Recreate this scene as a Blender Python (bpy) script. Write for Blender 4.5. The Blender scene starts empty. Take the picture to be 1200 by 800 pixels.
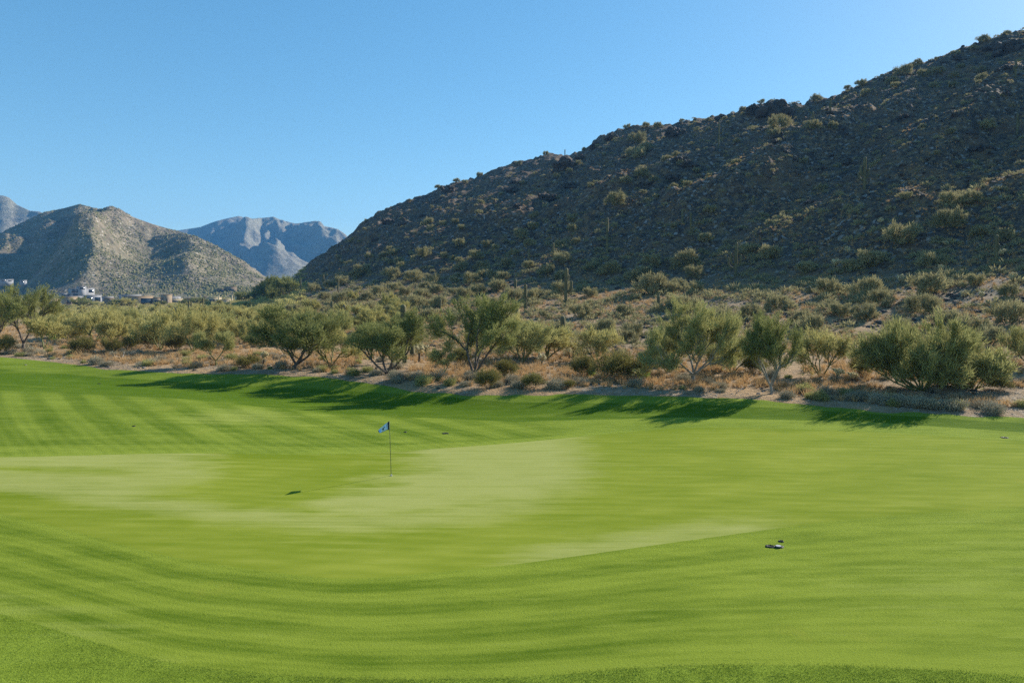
import bpy, math, random
import numpy as np
from mathutils import Vector, Matrix

random.seed(7); rng = np.random.default_rng(7)
SC = bpy.context.scene
COL = SC.collection
CAMZ = 7.2; HOR = 340.0; F = 800.0

# ------------------------------------------------------------------ objects
def tag(o, label=None, cat=None, group=None, kind=None):
    if label: o['label'] = label
    if cat: o['category'] = cat
    if group: o['group'] = group
    if kind: o['kind'] = kind
    return o

def empty(name, loc=(0, 0, 0), rz=0.0, s=1.0):
    o = bpy.data.objects.new(name, None); COL.objects.link(o)
    o.location = loc; o.rotation_euler = (0, 0, rz); o.scale = (s, s, s)
    o.empty_display_size = 0.2
    return o

def mesh_np(name, V, Fc, mat=None, smooth=False, attrs=None):
    """V (n,3); Fc list of (m,k) int arrays"""
    me = bpy.data.meshes.new(name)
    V = np.asarray(V, np.float32)
    if not isinstance(Fc, (list, tuple)): Fc = [Fc]
    Fc = [f for f in Fc if len(f)]
    loops = np.concatenate([f.ravel() for f in Fc]).astype(np.int32)
    tot = np.concatenate([np.full(len(f), f.shape[1], np.int32) for f in Fc])
    st = np.concatenate([[0], np.cumsum(tot)[:-1]]).astype(np.int32)
    me.vertices.add(len(V)); me.vertices.foreach_set('co', V.ravel())
    me.loops.add(len(loops)); me.loops.foreach_set('vertex_index', loops)
    me.polygons.add(len(tot)); me.polygons.foreach_set('loop_start', st)
    me.polygons.foreach_set('loop_total', tot)
    if smooth: me.polygons.foreach_set('use_smooth', np.ones(len(tot), bool))
    me.update(calc_edges=True)
    if attrs:
        for k, a in attrs.items():
            at = me.attributes.new(k, 'FLOAT', 'POINT'); at.data.foreach_set('value', np.asarray(a, np.float32).ravel())
    if mat: me.materials.append(mat)
    return me

def obj(name, me, parent=None, loc=None):
    o = bpy.data.objects.new(name, me); COL.objects.link(o)
    if parent: o.parent = parent
    if loc is not None: o.location = loc
    return o

def copy_tree(o, parent=None):
    c = o.copy(); COL.objects.link(c); c.parent = parent
    for ch in list(o.children): copy_tree(ch, c)
    return c

class MB:
    """collects vertices and faces"""
    def __init__(s): s.V = []; s.Q = []; s.T = []; s.N = []; s.n = 0
    def add(s, V, Q=None, T=None):
        V = np.asarray(V, float)
        if Q is not None and len(Q): s.Q.append(np.asarray(Q, int) + s.n)
        if T is not None and len(T): s.T.append(np.asarray(T, int) + s.n)
        s.V.append(V); s.n += len(V)
    def box(s, x0, x1, y0, y1, z0, z1, rz=0, c=(0, 0)):
        P = np.array([(x, y, z) for z in (z0, z1) for x, y in ((x0, y0), (x1, y0), (x1, y1), (x0, y1))], float)
        if rz:
            ca, sa = math.cos(rz), math.sin(rz); X = P[:, 0] - c[0]; Y = P[:, 1] - c[1]
            P[:, 0] = c[0] + X * ca - Y * sa; P[:, 1] = c[1] + X * sa + Y * ca
        s.add(P, [(0, 3, 2, 1), (4, 5, 6, 7), (0, 1, 5, 4), (1, 2, 6, 5), (2, 3, 7, 6), (3, 0, 4, 7)])
    def tube(s, pts, rad, sides=6, cap=True):
        pts = np.asarray(pts, float); n = len(pts)
        rad = np.broadcast_to(np.asarray(rad, float), (n,))
        d = np.gradient(pts, axis=0); d /= np.linalg.norm(d, axis=1)[:, None] + 1e-9
        ref = np.array([0, 0, 1.]) if abs(d[0][2]) < .9 else np.array([1., 0, 0])
        a = np.cross(d, ref); a /= np.linalg.norm(a, axis=1)[:, None] + 1e-9
        b = np.cross(d, a)
        th = np.arange(sides) * 2 * np.pi / sides
        V = pts[:, None] + rad[:, None, None] * (np.cos(th)[None, :, None] * a[:, None] + np.sin(th)[None, :, None] * b[:, None])
        V = V.reshape(-1, 3); Q = []
        for i in range(n - 1):
            for j in range(sides):
                k = (j + 1) % sides
                Q.append((i * sides + j, i * sides + k, (i + 1) * sides + k, (i + 1) * sides + j))
        T = []
        if cap:
            V = np.vstack([V, pts[-1] + d[-1] * rad[-1] * .5]); m = len(V) - 1
            for j in range(sides): T.append(((n - 1) * sides + j, (n - 1) * sides + (j + 1) % sides, m))
        s.add(V, Q, T)
    def mesh(s, name, mat=None, smooth=False):
        V = np.concatenate(s.V) if s.V else np.zeros((0, 3))
        F_ = []
        if s.Q: F_.append(np.concatenate(s.Q))
        if s.T: F_.append(np.concatenate(s.T))
        return mesh_np(name, V, F_, mat, smooth)
    def build(s, name, mat=None, parent=None, smooth=False):
        return obj(name, s.mesh(name, mat, smooth), parent)

# ------------------------------------------------------------------ noise
def _hash(ix, iy, seed):
    h = (ix.astype(np.int64) * 374761393 + iy.astype(np.int64) * 668265263 + seed * 1274126177) & 0xffffffff
    h = ((h ^ (h >> 13)) * 1274126177) & 0xffffffff
    h = h ^ (h >> 16)
    return (h & 0xffff) / 65535.0
def vnoise(x, y, seed=0):
    ix = np.floor(x); iy = np.floor(y); fx = x - ix; fy = y - iy
    fx = fx * fx * fx * (fx * (fx * 6 - 15) + 10); fy = fy * fy * fy * (fy * (fy * 6 - 15) + 10)
    a = _hash(ix, iy, seed); b = _hash(ix + 1, iy, seed); c = _hash(ix, iy + 1, seed); d = _hash(ix + 1, iy + 1, seed)
    return (a + (b - a) * fx) * (1 - fy) + (c + (d - c) * fx) * fy
def fbm(x, y, oct=4, seed=0, gain=.5):
    s = 0; a = 1; t = 0
    for o in range(oct):
        r = .6 * o
        xx = x * math.cos(r) - y * math.sin(r); yy = x * math.sin(r) + y * math.cos(r)
        s = s + a * (vnoise(xx * 2 ** o + 13.7 * o, yy * 2 ** o - 7.1 * o, seed + o) * 2 - 1); t += a; a *= gain
    return s / t
def ridged(x, y, oct=4, seed=0, gain=.5):
    s = 0; a = 1; t = 0
    for o in range(oct):
        r = .7 * o
        xx = x * math.cos(r) - y * math.sin(r); yy = x * math.sin(r) + y * math.cos(r)
        s = s + a * (1 - 2 * np.abs(vnoise(xx * 2 ** o + 5.3 * o, yy * 2 ** o + 9.1 * o, seed + o) * 2 - 1)); t += a; a *= gain
    return s / t
def sstep(a, b, x):
    t = np.clip((x - a) / (b - a), 0, 1); return t * t * (3 - 2 * t)

# ------------------------------------------------------------------ ground shape
# each station: (frame column, [lawn rows (row, height)], [desert rows (row, depth)])
LX = [-700, -300, 0, 200, 400, 600, 800, 1000, 1200, 1500, 1900]
def Yof(py, z): return (CAMZ - z) * F / (py - HOR)
lawn_rows = [  # rough edge, green near edge, green far edge, crest, dip, desert edge
    ([640, 670, 718, 782, 798, 797, 779.5, 781, 793, 830, 900], [-.1, -.1, -.1, -.15, -.2, -.15, 0, 0, 0, 0, 0]),
    ([560, 575, 600, 655, 682, 663, 635, 608, 595, 590, 600], [.05, .05, .05, .0, .0, .0, .05, .1, .15, .2, .2]),
    ([530, 533, 537, 531.5, 534, 520, 500, 505, 517, 540, 570], [.3, .3, .3, .25, .1, .15, .3, .35, .3, .2, .2]),
    ([440, 448, 458, 466, 485, 495, 490, 495, 508, 525, 550], [.9, .9, .9, .75, .25, .1, .3, .35, .3, .2, .2]),
    ([415, 425, 437, 452, 465, 478, 477, 486, 499, 517, 540], [.8, .8, .75, .35, .05, .15, .4, .48, .42, .3, .3]),
    (None, [1.1, 1.1, 1.1, 1.0, 1.0, .9, .8, .7, .6, .5, .5]),
]
edge_px = [-700, -300, 0, 60, 120, 200, 300, 380, 430, 480, 540, 620, 700, 780, 860, 940, 1020, 1100, 1200, 1500, 1900]
edge_py = [400, 408, 418, 424, 431, 435.5, 437, 440, 446, 452, 457, 459, 460, 462, 466, 472, 480, 485, 491, 508, 530]
# ridge line of the near hill; unseen right end made up, raised for hillside shade
RX = [-2500, -700, -300, 0, 150, 300, 315, 345, 365, 390, 410, 420, 440, 460, 480, 500, 520, 560, 600, 630, 650, 662, 685, 700, 717, 735, 750, 770, 790, 810, 830, 850, 870, 890, 940, 960, 975, 1000, 1030, 1060, 1090, 1120, 1150, 1180, 1200, 1350, 1500, 1800, 2400, 3000]
RY = [358, 358, 358, 358, 358, 356, 346, 326, 305, 291, 276, 264, 252, 243, 235, 228, 218, 207, 192, 186, 181, 183, 177, 163, 156, 150, 148, 149, 147, 142, 140, 136, 130, 122, 124, 118, 114, 105, 91, 79, 73, 62, 50, 42, 37, 0, -40, -110, -220, -260]
DX = [-2500, -700, -300, 0, 150, 300, 350, 400, 500, 600, 700, 800, 900, 1000, 1100, 1200, 1350, 1500, 1800, 2400, 3000]
D1 = [(400, 110), (400, 105), (401, 92), (400, 80), (401, 78), (402, 78), (402, 78), (405, 75), (412, 68), (415, 65), (425, 60), (428, 57), (428, 55), (430, 52), (430, 50), (430, 48), (430, 45), (430, 43), (425, 38), (420, 34), (420, 32)]
D2 = [(380, 135), (380, 135), (380, 132), (380, 130), (380, 130), (374, 140), (368, 130), (370, 120), (375, 110), (380, 95), (385, 88), (385, 82), (385, 75), (385, 70), (385, 66), (380, 62), (370, 58), (360, 54), (340, 48), (320, 44), (320, 42)]
D3 = [(370, 240), (370, 240), (370, 240), (370, 235), (370, 230), (363, 230), (346, 215), (338, 190), (334, 165), (334, 145), (334, 134), (334, 122), (330, 110), (326, 99), (318, 91), (308, 84), (280, 76), (250, 72), (200, 64), (160, 56), (160, 54)]
D4 = [(362.5, 350), (362.5, 350), (362.5, 350), (362.5, 345), (362.5, 340), (357.5, 300), (336, 272), (313, 252), (286, 232), (270, 214), (255, 184), (243, 168), (232, 152), (222, 141), (212, 130), (200, 120), (150, 108), (90, 104), (10, 98), (-60, 90), (-60, 86)]
D5Y = [450, 450, 450, 450, 400, 360, 332, 330, 312, 296, 280, 262, 247, 236, 224, 212, 204, 204, 196, 160, 136]
NU, NV = 1300, 760
U = np.linspace(-2.6, 2.7, NU); LV = np.linspace(math.log(3.5), math.log(6000), NV); YV = np.exp(LV)
PXU = 600 + F * U
def ip(xs, ys): return np.interp(PXU, xs, ys)
def build_rows():
    rowsY = [np.full(NU, 3.5)]; rowsZ = [np.full(NU, -.6)]
    for py, z in lawn_rows:
        zz = ip(LX, z); p = ip(LX, py) if py is not None else ip(edge_px, edge_py)
        if py is not None and len(rowsY) < 4:   # smoother curves for the mown edges
            k = np.exp(-np.linspace(-2, 2, 71) ** 2); k /= k.sum()
            p = np.convolve(np.pad(p, 35, mode='edge'), k, 'valid'); zz = np.convolve(np.pad(zz, 35, mode='edge'), k, 'valid')
        rowsY.append(Yof(p, zz)); rowsZ.append(zz)
    wob = .5 * fbm(U * 22, U * 0, 3, 5) ; rowsY[-1] = rowsY[-1] + wob
    for D in (D1, D2, D3, D4):
        Y = ip(DX, [d[1] for d in D]) + (ip([0, 420, 480, 640, 690, 3000], [0, 0, 4, -6, 0, 0]) if D is D4 else ip([0, 420, 480, 640, 690, 3000], [0, 0, 0, -4, 0, 0]) if D is D3 else 0); py = ip(DX, [d[0] for d in D]); rowsY.append(Y); rowsZ.append(CAMZ + (HOR - py) / F * Y)
    Y5 = ip(DX, D5Y) + ip([0, 400, 470, 540, 600, 650, 690, 740, 800, 900, 3000], [0, 0, 45, 75, 95, 95, 60, 45, 25, 8, 0]); py = ip(RX, RY); rowsY.append(Y5); rowsZ.append(CAMZ + (HOR - py) / F * Y5)
    hill = sstep(310, 420, PXU)
    rowsY.append(Y5 + 60 * hill + 200 * (1 - hill)); rowsZ.append(rowsZ[-1] * (1 - .12 * hill))
    rowsY.append(Y5 + 420); rowsZ.append(rowsZ[-1] * (1 - .6 * hill))
    rowsY.append(np.full(NU, 2500.)); rowsZ.append(np.full(NU, -3.)); rowsY.append(np.full(NU, 6500.)); rowsZ.append(np.full(NU, -3.))
    Yr = np.array(rowsY); Zr = np.array(rowsZ)
    for k in range(1, len(Yr)): Yr[k] = np.maximum(Yr[k], Yr[k - 1] + .4)
    return Yr, Zr
ROWY, ROWZ = build_rows()
TAB = np.zeros((NU, NV))
for i in range(NU): TAB[i] = np.interp(YV, ROWY[:, i], ROWZ[:, i])
def smooth1(A, sig, axis):
    r = int(sig * 3) + 1; k = np.exp(-.5 * (np.arange(-r, r + 1) / sig) ** 2); k /= k.sum()
    pad = [(0, 0), (0, 0)]; pad[axis] = (r, r); B = np.pad(A, pad, mode='edge'); out = np.zeros_like(A)
    for j, w in enumerate(k): out += w * (B[j:j + A.shape[0]] if axis == 0 else B[:, j:j + A.shape[1]])
    return out
S_ = smooth1(smooth1(TAB, 3.0, 1), 5.0, 0)
UU, YY = np.meshgrid(U, YV, indexing='ij'); XX = UU * YY
EDGE = ROWY[6]; RIDGE = ROWY[11]
fe = sstep(EDGE[:, None] * .98, EDGE[:, None] * 1.3, YY)
TAB = S_.copy()
TAB += fe * .25 * fbm(XX / 9, YY / 9, 3, 11)
hz = sstep(5, 22, S_) * (YY < 1500)
# gullies running down the hillside, a bench with a steep front, and the rocky ribs
gx = XX * .83 + YY * .55; gy = -XX * .55 + YY * .83
TAB += hz * (4.6 * ridged(gx / 80, gy / 27, 3, 21) + 2.0 * fbm(XX / 13, YY / 13, 3, 31))
def crest(p0, p1, A, w, ext=10):
    p0 = np.array(p0, float); p1 = np.array(p1, float); L = np.linalg.norm(p1 - p0); t = (p1 - p0) / L; n = np.array([-t[1], t[0]])
    if n[1] < 0: n = -n
    s = (XX - p0[0]) * t[0] + (YY - p0[1]) * t[1]; d = (XX - p0[0]) * n[0] + (YY - p0[1]) * n[1]
    m = sstep(-ext, ext, s) * sstep(-ext, ext, L - s)
    ww = np.where(d < 0, w * .6, w * 1.5)
    return A * m * np.exp(-(d / ww) ** 2)
def at_uY(px, Y): return ((px - 600) / F * Y, Y)
TAB += crest(at_uY(560, 205), at_uY(690, 262), 4.0, 9, 12)
TAB += crest(at_uY(700, 195), at_uY(900, 205), 5.0, 9) + crest(at_uY(820, 150), at_uY(1010, 190), 4.0, 9) + crest(at_uY(1060, 130), at_uY(1190, 175), 4.0, 9)
# keep the skyline where it stands
want = (HOR - ip(RX, RY)) / F
hm = sstep(312, 345, PXU)
for _ in range(3):
    ang = (TAB - CAMZ) / YY; sel = (YY > 30) & (YY < 600)
    got = np.where(sel, ang, -9).max(axis=1)
    dz = (want - got) * RIDGE * hm
    dz = np.convolve(np.pad(dz, 2, mode='edge'), np.ones(5) / 5, 'valid')
    TAB += dz[:, None] * np.exp(-((LV[None, :] - np.log(RIDGE)[:, None]) / .22) ** 2)
def table(X, Y):
    X = np.asarray(X, float); Y = np.asarray(Y, float)
    u = np.clip((X / Y - U[0]) / (U[1] - U[0]), 0, NU - 1.001); v = np.clip((np.log(Y) - LV[0]) / (LV[1] - LV[0]), 0, NV - 1.001)
    i = u.astype(int); j = v.astype(int); a = u - i; b = v - j
    return (TAB[i, j] * (1 - a) * (1 - b) + TAB[i + 1, j] * a * (1 - b) + TAB[i, j + 1] * (1 - a) * b + TAB[i + 1, j + 1] * a * b)
def edgeY(X, Y): return np.interp(np.asarray(X) / np.asarray(Y), U, EDGE)
def height(X, Y):
    z = table(X, Y)
    e = sstep(.99, 1.08, Y / edgeY(X, Y))
    s = sstep(4, 25, z) * (Y < 900)
    return z + e * .10 * fbm(X / 1.6, Y / 1.6, 3, 41) + s * (1.15 * ridged(X / 7, Y / 7, 4, 51, .6) + .5 * fbm(X / 1.9, Y / 1.9, 3, 61, .6) + 2.6 * np.clip(ridged(X / 11, Y / 11, 3, 57, .55) - .52, 0, 1))
def rowY(k, u):
    k = np.asarray(k, float); k0 = np.clip(np.floor(k).astype(int), 0, len(ROWY) - 2); f = k - k0
    uu = np.clip((u - U[0]) / (U[1] - U[0]), 0, NU - 1.001); i = uu.astype(int); a = uu - i
    y0 = ROWY[k0, i] * (1 - a) + ROWY[k0, i + 1] * a; y1 = ROWY[k0 + 1, i] * (1 - a) + ROWY[k0 + 1, i + 1] * a
    return 1 / ((1 - f) / y0 + f / y1)
def place(px, py, ymin=20.0, ymax=2500.0):
    """where the sight line through a photo position meets the ground"""
    u = (px - 600) / F; Y = np.geomspace(ymin, ymax, 3000)
    d = (CAMZ + (HOR - py) / F * Y) - height(u * Y, Y)
    idx = np.where(d < 0)[0]
    if len(idx) == 0: return None
    i = idx[0]; y = Y[i] if i == 0 else Y[i - 1] + (Y[i] - Y[i - 1]) * d[i - 1] / (d[i - 1] - d[i])
    return np.array([u * y, y, float(height(np.array([u * y]), np.array([y]))[0])])
def hz1(x, y): return float(height(np.array([x]), np.array([y]))[0])

# ------------------------------------------------------------------ materials
def newmat(name):
    m = bpy.data.materials.new(name); m.use_nodes = True; nt = m.node_tree
    for n in list(nt.nodes): nt.nodes.remove(n)
    return m, nt
class NT:
    def __init__(s, name):
        s.m, s.t = newmat(name); s.out = s.n('ShaderNodeOutputMaterial')
        s.tc = s.n('ShaderNodeTexCoord')
    def n(s, ty, **k):
        x = s.t.nodes.new(ty)
        for a, b in k.items(): setattr(x, a, b)
        return x
    def l(s, a, b): s.t.links.new(a, b)
    def setin(s, node, key, v):
        if hasattr(v, 'is_output') or isinstance(v, bpy.types.NodeSocket): s.l(v, node.inputs[key])
        else:
            if isinstance(v, tuple) and len(v) == 3: v = (*v, 1)
            node.inputs[key].default_value = v
    def noise(s, scale, detail=4, rough=.55, vec=None, dist=0.0):
        x = s.n('ShaderNodeTexNoise'); x.inputs['Scale'].default_value = scale; x.inputs['Detail'].default_value = detail
        x.inputs['Roughness'].default_value = rough; x.inputs['Distortion'].default_value = dist
        s.l(vec if vec is not None else s.tc.outputs['Object'], x.inputs['Vector']); return x.outputs['Fac']
    def vor(s, scale, feat='F1', out='Distance', vec=None, rand=1.0):
        x = s.n('ShaderNodeTexVoronoi', feature=feat); x.inputs['Scale'].default_value = scale
        s.l(vec if vec is not None else s.tc.outputs['Object'], x.inputs['Vector']); return x.outputs[out]
    def mapping(s, scale=(1, 1, 1), rot=(0, 0, 0), vec=None):
        x = s.n('ShaderNodeMapping'); x.inputs['Scale'].default_value = scale; x.inputs['Rotation'].default_value = rot
        s.l(vec if vec is not None else s.tc.outputs['Object'], x.inputs['Vector']); return x.outputs['Vector']
    def ramp(s, fac, a, b, lo=0.0, hi=1.0, smooth=True):
        x = s.n('ShaderNodeMapRange'); x.interpolation_type = 'SMOOTHSTEP' if smooth else 'LINEAR'
        s.l(fac, x.inputs['Value']); x.inputs['From Min'].default_value = a; x.inputs['From Max'].default_value = b
        x.inputs['To Min'].default_value = lo; x.inputs['To Max'].default_value = hi; return x.outputs['Result']
    def mix(s, fac, a, b, mode='MIX'):
        x = s.n('ShaderNodeMix', data_type='RGBA', blend_type=mode)
        for key, v in ((0, fac), (6, a), (7, b)):
            if isinstance(v, bpy.types.NodeSocket): s.l(v, x.inputs[key])
            elif key == 0: x.inputs[0].default_value = v
            else: x.inputs[key].default_value = (*v, 1) if len(v) == 3 else v
        return x.outputs[2]
    def math(s, op, a, b=0.0):
        x = s.n('ShaderNodeMath', operation=op)
        for i, v in enumerate((a, b)):
            if isinstance(v, bpy.types.NodeSocket): s.l(v, x.inputs[i])
            else: x.inputs[i].default_value = v
        return x.outputs[0]
    def attr(s, name): return s.n('ShaderNodeAttribute', attribute_name=name).outputs['Fac']
    def bump(s, h, dist, strength=1.0, normal=None):
        x = s.n('ShaderNodeBump'); x.inputs['Distance'].default_value = dist; x.inputs['Strength'].default_value = strength
        s.l(h, x.inputs['Height'])
        if normal is not None: s.l(normal, x.inputs['Normal'])
        return x.outputs['Normal']
    def bsdf(s, col, rough=.85, normal=None, spec=.3, metal=0.0, sheen=0.0):
        b = s.n('ShaderNodeBsdfPrincipled'); s.setin(b, 'Base Color', col); s.setin(b, 'Roughness', rough)
        b.inputs['Specular IOR Level'].default_value = spec; b.inputs['Metallic'].default_value = metal
        if sheen:
            b.inputs['Sheen Weight'].default_value = sheen; b.inputs['Sheen Roughness'].default_value = .6
            b.inputs['Sheen Tint'].default_value = (.8, .9, .4, 1)
        if normal is not None: s.l(normal, b.inputs['Normal'])
        return b.outputs[0]
    def done(s, sh): s.l(sh, s.out.inputs['Surface']); return s.m

def simple(name, col, rough=.8, spec=.3, metal=0.0, var=.15, scale=6.0, bump=0.0):
    t = NT(name); f = t.noise(scale, 4)
    c = t.mix(t.ramp(f, .3, .7), tuple(x * (1 - var) for x in col), tuple(min(1, x * (1 + var)) for x in col))
    nrm = t.bump(t.noise(scale * 6, 3), bump) if bump else None
    return t.done(t.bsdf(c, rough, nrm, spec, metal))

def leafmat(name, c1, c2, trans=.35):
    """olive leaf colour that differs from spray to spray and from plant to plant"""
    t = NT(name); oi = t.n('ShaderNodeObjectInfo'); geo = t.n('ShaderNodeNewGeometry')
    f = t.noise(1.3, 2); f2 = t.math('MULTIPLY', geo.outputs['Random Per Island'], .55); f3 = t.math('MULTIPLY', oi.outputs['Random'], .25)
    k = t.math('ADD', t.math('ADD', t.math('MULTIPLY', f, .5), f2), f3); k = t.ramp(k, .15, 1.0, smooth=False)
    c = t.mix(k, c1, c2)
    d = t.n('ShaderNodeBsdfDiffuse'); t.l(c, d.inputs['Color']); tr = t.n('ShaderNodeBsdfTranslucent'); t.l(c, tr.inputs['Color'])
    mx = t.n('ShaderNodeMixShader'); mx.inputs[0].default_value = trans; t.l(d.outputs[0], mx.inputs[1]); t.l(tr.outputs[0], mx.inputs[2])
    return t.done(mx.outputs[0])

M = {}
M['leaf_olive'] = leafmat('palo_verde_leaf', (.20, .20, .075), (.44, .42, .165))
M['leaf_yellow'] = leafmat('dry_palo_verde_leaf', (.27, .25, .085), (.56, .50, .20))
M['leaf_green'] = leafmat('mesquite_leaf', (.11, .125, .042), (.32, .325, .12))
M['leaf_grey'] = leafmat('bursage_leaf', (.23, .195, .13), (.46, .41, .29), .2)
M['leaf_dark'] = leafmat('creosote_leaf', (.10, .095, .03), (.26, .23, .08), .3)
M['leaf_lime'] = leafmat('fresh_green_leaf', (.14, .22, .04), (.30, .42, .07))
M['leaf_hill'] = leafmat('hill_shrub_leaf', (.19, .175, .09), (.44, .39, .20), .3)
M['straw'] = leafmat('dry_grass_blade', (.34, .21, .095), (.68, .47, .24), .3)
M['turf_blade'] = leafmat('turf_blade', (.13, .19, .022), (.32, .41, .07), .35)
M['spine'] = leafmat('cholla_spine', (.62, .54, .30), (.85, .78, .55), .2)
M['bark'] = simple('mesquite_bark', (.11, .09, .075), .9, .2, var=.35, scale=9)
M['bark_pale'] = simple('pale_bark', (.26, .24, .20), .9, .2, var=.3, scale=9)
M['bark_green'] = simple('palo_verde_bark', (.15, .16, .06), .85, .2, var=.3, scale=9)
M['deadwood'] = simple('bleached_wood', (.45, .41, .36), .9, .2, var=.25, scale=12)
M['saguaro'] = simple('saguaro_skin', (.13, .12, .06), .8, .25, var=.3, scale=3)
M['cholla_core'] = simple('cholla_core', (.42, .35, .19), .9, .1, var=.3, scale=14)
M['cholla_trunk'] = simple('cholla_trunk', (.07, .055, .04), .95, .1, var=.3, scale=14)

def rock_mat(name, c1, c2, c3):
    t = NT(name); f = t.noise(1.1, 6, .65); f2 = t.noise(7, 4, .6); v = t.vor(3.5)
    c = t.mix(t.ramp(f, .35, .65), c1, c2); c = t.mix(t.ramp(f2, .58, .75), c, c3)
    h = t.math('ADD', t.math('MULTIPLY', v, .6), f2)
    return t.done(t.bsdf(c, .9, t.bump(h, .12, .9), .2))
M['rock'] = rock_mat('varnished_rock', (.045, .038, .034), (.10, .083, .07), (.19, .16, .135))
M['rock_pale'] = rock_mat('pale_rock', (.22, .19, .17), (.36, .32, .28), (.55, .52, .48))

def desert_mat():
    t = NT('desert_soil'); P = t.tc.outputs['Object']
    hgt = t.n('ShaderNodeSeparateXYZ'); t.l(P, hgt.inputs[0]); Z = hgt.outputs['Z']
    n1 = t.noise(.09, 5, .6); n2 = t.noise(.55, 5, .65); n3 = t.noise(3.2, 5, .65); n4 = t.noise(14, 3, .6)
    soil = t.mix(t.ramp(n2, .35, .65), (.25, .17, .095), (.35, .25, .15))
    soil = t.mix(t.ramp(n3, .5, .68), soil, (.40, .33, .245))
    dry = t.mix(t.ramp(n4, .3, .7), (.30, .18, .085), (.45, .30, .155))
    plain = t.mix(t.math('MULTIPLY', t.ramp(t.math('ADD', n1, t.math('MULTIPLY', n2, .6)), .70, .88), .8), soil, dry)
    rk = t.vor(1.5, 'F1', 'Color'); rs = t.n('ShaderNodeSeparateColor'); t.l(rk, rs.inputs[0]); rv = rs.outputs[0]
    rock = t.mix(rv, (.036, .031, .029), (.10, .083, .072)); rock = t.mix(t.ramp(rs.outputs[1], .88, .96), rock, (.30, .28, .26))
    grassy = t.mix(t.ramp(n4, .35, .65), (.15, .10, .052), (.26, .18, .095))
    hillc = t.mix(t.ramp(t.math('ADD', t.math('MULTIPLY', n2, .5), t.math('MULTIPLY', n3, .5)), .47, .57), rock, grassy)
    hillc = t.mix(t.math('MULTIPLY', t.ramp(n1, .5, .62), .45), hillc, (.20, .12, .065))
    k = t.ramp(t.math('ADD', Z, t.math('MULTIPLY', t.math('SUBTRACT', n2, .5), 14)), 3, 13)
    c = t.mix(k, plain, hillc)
    hb = t.math('ADD', t.math('MULTIPLY', n3, .6), t.math('MULTIPLY', t.vor(2.2), t.ramp(k, 0, 1, .12, .55)))
    nb = t.bump(hb, .5, .8); nb2 = t.bump(n4, .06, .8, nb)
    return t.done(t.bsdf(c, .95, nb2, .15))
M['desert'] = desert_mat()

def mountain_mat(name, rock_s, rock_l, sh):
    t = NT(name); n1 = t.noise(.006, 6, .62); n2 = t.noise(.05, 6, .7); n3 = t.noise(.3, 3, .6)
    c = t.mix(t.ramp(n2, .36, .64), rock_s, rock_l)
    c = t.mix(t.math('MULTIPLY', t.ramp(n1, .42, .62), .6), c, sh)
    v = t.vor(.20); c = t.mix(t.ramp(v, .2, .38, .75, 0), c, (.10, .115, .05))
    v2 = t.vor(.13); c = t.mix(t.ramp(v2, .12, .2, .8, 0), c, (.50, .45, .38))
    return t.done(t.bsdf(c, .95, t.bump(t.math('ADD', n2, t.math('MULTIPLY', n3, .35)), 9, .8), .1))
M['mount_near'] = mountain_mat('mountain_slope', (.12, .098, .072), (.27, .22, .155), (.22, .19, .11))
M['mount_far'] = mountain_mat('distant_mountain_rock', (.13, .12, .10), (.27, .245, .19), (.24, .23, .17))

def turf(name, dark, light, pale, fine=1.0, stretch=True, rough=.75, mott=.5):
    """mown grass: 'lt' is the mowing direction band, 'pl' the pale cut"""
    t = NT(name); P = t.tc.outputs['Object']
    lt = t.attr('lt'); pl = t.attr('pl')
    m1 = t.noise(.35, 4, .6, t.mapping((.55, 1.6, 1), (0, 0, .1))); m2 = t.noise(1.6, 4, .6, t.mapping((.35, 1.5, 1), (0, 0, -.06)))
    m3 = t.noise(22, 4, .75); m4 = t.noise(60, 2, .7); ln = t.noise(1.0, 3, .6, t.mapping((.10, 5.5, 1), (0, 0, .04)))
    wv = t.attr('ln')
    k = t.math('ADD', lt, t.math('MULTIPLY', t.math('SUBTRACT', m1, .5), mott * 2.4)); k = t.math('ADD', k, t.math('MULTIPLY', t.math('SUBTRACT', m2, .5), mott * 2.2))
    k = t.math('ADD', k, t.math('MULTIPLY', t.math('SUBTRACT', m3, .5), .9 * fine)); k = t.math('ADD', k, t.math('MULTIPLY', t.math('SUBTRACT', m4, .5), .8 * fine))
    k = t.math('ADD', k, t.math('MULTIPLY', t.math('SUBTRACT', ln, .5), mott * 1.0)); k = t.math('ADD', k, t.math('MULTIPLY', wv, .09))
    c = t.mix(t.ramp(k, 0, 1, smooth=False), dark, light)
    c = t.mix(t.math('MULTIPLY', t.ramp(t.math('ADD', pl, t.math('MULTIPLY', t.math('SUBTRACT', t.math('ADD', m2, ln), 1.0), .9)), .12, 1.0, smooth=False), t.ramp(m3, .2, .8, .75, 1.0)), c, pale)
    dry = t.ramp(t.noise(.22, 5, .7), .60, .74, 0, .28); c = t.mix(dry, c, (light[0] * 1.25, light[1] * .98, light[2] * 1.2))
    h = t.math('ADD', t.math('MULTIPLY', m3, .6), t.math('MULTIPLY', m4, .5))
    nb = t.bump(h, .02 * fine, .9)
    return t.done(t.bsdf(c, .97, nb, .02, sheen=.0))
M['green'] = turf('putting_green_turf', (.15, .20, .015), (.245, .28, .036), (.32, .335, .10), .35, mott=.55)
M['apron'] = turf('apron_turf', (.085, .14, .010), (.22, .275, .032), (.27, .31, .07), 1.25, mott=.5)
M['fairway'] = turf('fairway_turf', (.07, .125, .008), (.22, .275, .036), (.30, .33, .075), 1.0, mott=.4)
M['rough'] = turf('rough_turf', (.10, .155, .010), (.23, .30, .035), (.24, .29, .07), 1.6, mott=.5)

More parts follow.
